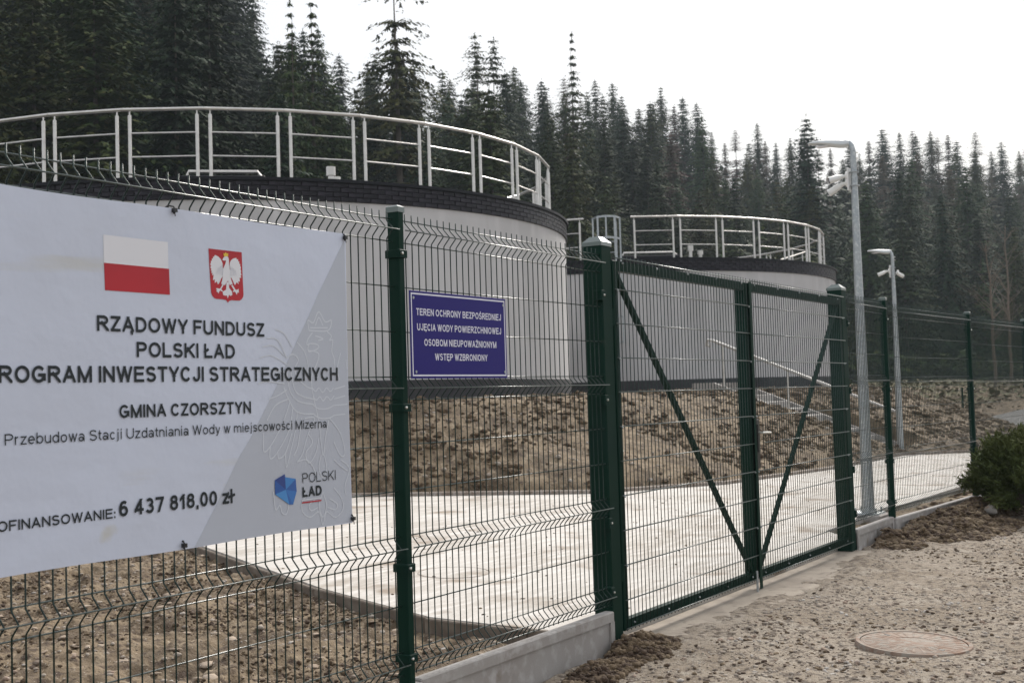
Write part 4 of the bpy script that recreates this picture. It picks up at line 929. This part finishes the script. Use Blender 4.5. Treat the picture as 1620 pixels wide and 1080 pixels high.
kind('br', 'brownspruce', 21, 3.3, 3.0, 8, dens=1.4, gap=.12, droop=.5, pw=.6); kind('br2', 'brownspruce', 22, 3.6, 4.0, 9, dens=1.1, gap=.2, size=.36, pw=.5)
kind('young', 'spruce', 10, 2.3, .4, 10, whorl=.30, size=.36, dens=1.3); kind('f', 'darkspruce', 24, 4.2, 3, 12, droop=.55, gap=.1, dens=1.6, pw=.62)
LAB = {'a': 'grey green', 'b': 'drooping grey green', 'c': 'broad grey green', 'd': 'dense dark', 'e': 'short dense dark', 'old': 'ragged open-topped', 'thin': 'tall thin-topped', 'br': 'browned half-dead', 'br2': 'nearly bare browned', 'young': 'young low', 'f': 'tall dark'}
PEND = []
def tree(k, X, Z, H=None, label=None, group=True, rz=None):
    wx, wy = .5332*X+.846*Z, -.846*X+.5332*Z-KD
    cr_, tr_, H0 = KIND[k]; s = (H or H0*R.uniform(.82, 1.12))/H0; z = float(ground_z(wx, wy))-.25
    px = 810+1946*X/Z
    if label is None:
        where = 'above the banner' if px < 300 else 'above the first fence post' if px < 600 else 'behind the nearest railing' if px < 880 else 'above the caged ladder' if px < 1080 else 'behind the farther tank' if px < 1330 else 'behind the lamps' if px < 1440 else 'at the far right'
        row = 'at the wood edge' if Z < zfront(X, Z)+22 else ('mid slope' if Z < zfront(X, Z)+50 else 'at the skyline')
        PEND.append([('%s spruce %s, %s' % (LAB[k], row, where)), px, None])
        label = 'x'
    r_ = empty('spruce_tree', (wx, wy, z), label, 'tree', 'spruces of the hillside wood' if group else None, R.uniform(0, 6.28) if rz is None else rz)
    if PEND and PEND[-1][2] is None: PEND[-1][2] = r_
    w_ = R.uniform(.88, 1.15); r_.scale = (s*w_, s*w_, s)
    link('trunk', tr_, r_); link('crown', cr_, r_)
    return r_
def at(px, Z): return (px-810)/1946*Z
cnt = 0
SKY = ([-400, 0, 380, 425, 450, 475, 505, 535, 560, 590, 620, 660, 700, 740, 800, 850, 950, 1040, 1100, 1150, 1220, 1290, 1350, 1420, 1500, 1560, 1620, 2200], [-260, -260, -160, 0, 55, 10, 15, 50, 105, 80, 60, 80, 110, 85, 80, 108, 118, 132, 138, 175, 195, 205, 205, 185, 190, 200, 210, 215])
zrel = 0.0
while zrel <= 1.0:
    px = -110+R.uniform(0, 60)
    while px < 1740:
        Z = float(front_px(px))+zrel*float(span_px(px))+R.uniform(-2.5, 2.5); X = at(px, Z)
        wx, wy = .5332*X+.846*Z, -.846*X+.5332*Z-KD
        hz_y = 628-.0304*(px-810)
        ysky = float(np.interp(px, *SKY)); q = R.random()
        rt = min(1, max(0, (px-700)/500))
        low = -8+R.uniform(0, 1)**1.4*(42 if zrel > .8 else 120)+(1-zrel)*rt*R.uniform(60, 170)+(1-rt)*(zrel < .3)*R.uniform(0, 90)
        H = (hz_y-(ysky+low))/1946*Z+1.45-float(ground_z(wx, wy))
        if zrel < .12 and px > 1000 and H < 13: k = R.choice(['young', 'young', 'e', 'b'])
        elif px < 500: k = R.choice(['d', 'f', 'd', 'a', 'c', 'e', 'f'])
        elif q < (.20 if px < 1300 else .32) and px > 880 and zrel > .3: k = R.choice(['br', 'br2', 'br'])
        else: k = R.choice(['a', 'b', 'c', 'd', 'f', 'e', 'old', 'a', 'b'])
        H = min(H, 27)
        if H > 6 and math.hypot(wx-T2[0], wy-T2[1]) > 9.5 and math.hypot(wx-T1[0], wy-T1[1]) > 9.5:
            tree(k, X, Z, H); cnt += 1
        px += (3.5+zrel*1.9)*(.72 if zrel > .8 else 1)*R.uniform(.7, 1.35)*(max(.78, min(1.1, H/17)))/Z*1946
    zrel += .098
tree('old', at(640, 66), 66, 24.5, 'tall ragged spruce standing above the others left of the picture centre', False)
tree('thin', at(920, 88), 88, 22.6, 'thin-topped drooping spruce standing highest above the gap between the tanks', False)
tree('old', at(795, 84), 84, 20.5, 'open-topped spruce left of the highest thin one', False)
tree('old', at(765, 88), 88, 20.8, 'second open-topped spruce left of the highest thin one', False)
tree('d', at(1290, 104), 104, 19.5, 'dense dark spruce directly behind the nearest lamp head', False)
tree('thin', at(470, 58), 58, 20.0, 'thin spruce against the small patch of sky at the upper left', False)
tree('thin', at(505, 60), 60, 20.5, 'thin spruce at the right edge of the small patch of sky', False)
print('trees', cnt)
byl = {}
for l, px, o in PEND: byl.setdefault(l, []).append((px, o))
ORD = ['leftmost', 'second from left', 'third from left', 'fourth from left', 'fifth from left', 'sixth from left', 'seventh from left', 'eighth from left']
for l, L in byl.items():
    L.sort(key=lambda t: t[0])
    for i, (px, o) in enumerate(L):
        if len(L) == 1: o['label'] = l
        elif i == len(L)-1: o['label'] = 'rightmost '+l
        else: o['label'] = ORD[min(i, 7)]+' '+l
# undergrowth that closes the foot of the wood
def scrub(name, n, seed, m, pxr, dz, hmax, label, size=.5):
    rs = np.random.RandomState(seed); px = rs.uniform(*pxr, n); Z0 = front_px(px)
    Z = Z0+rs.uniform(dz[0], dz[1], n); X = (px-810)/1946*Z; wx = .5332*X+.846*Z; wy = -.846*X+.5332*Z-KD
    cl = fbm(px*.012, Z*.3, 3, seed); h = hmax*(.25+1.3*np.clip(cl-.3, 0, 1)); z = ground_z(wx, wy)+rs.rand(n)**1.2*h
    c = np.stack([wx, wy, z], -1); a = rs.rand(n)*6.28; d = np.stack([np.cos(a), np.sin(a), rs.uniform(-.6, .6, n)], -1); s2 = np.stack([-np.sin(a), np.cos(a), rs.uniform(-.6, .6, n)], -1)
    k = (size*(.4+.9*rs.rand(n)))[:, None]
    k_ok = (np.hypot(wx-T2[0], wy-T2[1]) > 9.2) & (np.hypot(wx-T1[0], wy-T1[1]) > 9.2)
    V = np.stack([c-d*k*.5, c+s2*k*.3, c+d*k*.6, c-s2*k*.3], 1)[k_ok].reshape(-1, 3)
    return tag(link(name, fastmesh(name, V, np.arange(len(V)).reshape(-1, 4), m)), label, 'undergrowth', kind='stuff')
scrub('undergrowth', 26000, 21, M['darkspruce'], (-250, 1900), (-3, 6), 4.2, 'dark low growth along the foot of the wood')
scrub('undergrowth', 16000, 22, M['spruce'], (1330, 1900), (-6, 2), 3.0, 'mid green young growth at the edge of the wood on the right')
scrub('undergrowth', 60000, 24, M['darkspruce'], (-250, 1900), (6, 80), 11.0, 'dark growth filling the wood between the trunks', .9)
scrub('dry_scrub', 14000, 23, M['drygrass'], (1330, 1900), (-34, -2), .5, 'dry pale scrub at the foot of the slope on the right', .3)
# bare trees at the right edge
def bare_tree(X, Z, H, label, seed, lean):
    rs = random.Random(seed); wx, wy = .5332*X+.846*Z, -.846*X+.5332*Z-KD
    r_ = empty('bare_tree', (wx, wy, float(ground_z(wx, wy))-.1), label, 'tree', None)
    pts = [(lean*H*(k/8)**1.4+rs.uniform(-.06, .06), rs.uniform(-.06, .06), H*k/8) for k in range(9)]
    G().tube(pts, [.085*(1-k/9)+.012 for k in range(9)], 6).obj('trunk', M['palebark'], r_, smooth=True)
    for k in range(26):
        z = H*rs.uniform(.3, .97); i = z/H*8; p = Vector(pts[int(i)]).lerp(Vector(pts[min(8, int(i)+1)]), i-int(i)); a = rs.uniform(0, 6.28); l = (1-z/H)*2.2+.5
        d = Vector((math.cos(a), math.sin(a), .9)); g = G()
        q = [p, p+d*l*.3, p+d*l*.6+Vector((0, 0, .1)), p+d*l]
        g.tube(q, [.02, .014, .009, .004], 4)
        for j in range(5):
            b = q[1].lerp(q[3], rs.random()); e = Vector((rs.uniform(-1, 1), rs.uniform(-1, 1), rs.uniform(-.1, 1)))*l*.35; g.tube([b, b+e*.5, b+e+Vector((0, 0, .05))], [.006, .005, .002], 3)
        g.obj('branch', M['palebark'], r_)
bare_tree(at(1572, 62), 62, 7.4, 'thin pale bare tree at the edge of the wood, left one of the pair', 1, -.09)
bare_tree(at(1597, 65), 65, 8.6, 'thin pale bare tree at the edge of the wood, right one of the pair', 2, .04)
# ---------------------------------------------------------------- the bush right of the fence
bu = empty('juniper_bush', (14.15, -.99, -.02), 'round low dark green conifer bush in front of the fence at the right edge', 'bush')
rs = np.random.RandomState(77); Q = []; TW = G()
for b in range(250):
    a = rs.rand()*6.283; el = rs.rand()**.7*1.45; rad = .74*(.92+.16*rs.rand())*(1+.08*math.sin(3*a+1)); hh = .92*(.8+.25*rs.rand())
    tip = np.array([math.cos(a)*math.cos(el)**.6*rad, math.sin(a)*math.cos(el)**.6*rad, .10+math.sin(el)*hh*.92]); st_ = np.array([math.cos(a)*.08, math.sin(a)*.08, .03+.25*math.sin(el)])
    mid = (st_+tip)/2+np.array([0, 0, .05])
    if b % 3 == 0: TW.tube([tuple(st_), tuple(mid), tuple(tip)], [.010, .007, .002], 4)
    ns = 190; s = .38+.66*rs.rand(ns)**.75
    c = (1-s)[:, None]**2*st_+2*((1-s)*s)[:, None]*mid+(s**2)[:, None]*tip+rs.normal(size=(ns, 3))*.028
    d = (tip-st_)[None]/np.linalg.norm(tip-st_)+rs.normal(size=(ns, 3))*.65; d /= np.linalg.norm(d, axis=1)[:, None]
    sd_ = np.cross(d, rs.normal(size=(ns, 3))); sd_ /= np.linalg.norm(sd_, axis=1)[:, None]; k = (.016+.024*rs.rand(ns))[:, None]
    Q.append(np.stack([c-d*k, c+sd_*k*.28, c+d*k*1.3, c-sd_*k*.28], 1))
V = np.concatenate(Q).reshape(-1, 3); link('foliage', fastmesh('foliage', V, np.arange(len(V)).reshape(-1, 4), M['bush']), bu)
TW.obj('twigs', M['bark'], bu)
# short dry grass strip between the pavement and the right fence
n_ = 5200; x = NR.uniform(11.3, 17.8, n_); y = NR.uniform(.08, .62, n_)-.02*np.maximum(x-12, 0); k = fbm(x*2, y*3, 3, 71) > .46; x = x[k]; y = y[k]; n_ = len(x); z = soil_z(x, y); a = NR.rand(n_)*6.28; h = .02+.05*NR.rand(n_)
V = np.stack([np.stack([x-.003, y, z-.01], -1), np.stack([x+.003, y, z-.01], -1), np.stack([x+np.cos(a)*h*.7, y+np.sin(a)*h*.7, z+h], -1)], 1).reshape(-1, 3)
tag(link('dry_grass', fastmesh('dry_grass', V, np.arange(len(V)).reshape(-1, 3), M['drygrass'])), 'short dry grass between the pavement and the fence on the right', 'grass', kind='stuff')
# ---------------------------------------------------------------- haze
HAZE = .00034
if HAZE:
    hm_ = bpy.data.materials.new('haze_air'); hm_.use_nodes = True; t = hm_.node_tree; t.nodes.clear()
    o = t.nodes.new('ShaderNodeOutputMaterial'); pv = t.nodes.new('ShaderNodeVolumePrincipled'); pv.inputs['Color'].default_value = (.78, .90, 1, 1); pv.inputs['Density'].default_value = HAZE; pv.inputs['Anisotropy'].default_value = .3
    t.links.new(pv.outputs[0], o.inputs['Volume'])
    hz = G().box((-320, -350, -2.5), (490, 420, 62)).obj('haze', hm_); tag(hz, 'pale haze hanging in the air over the whole place', 'haze', kind='stuff')
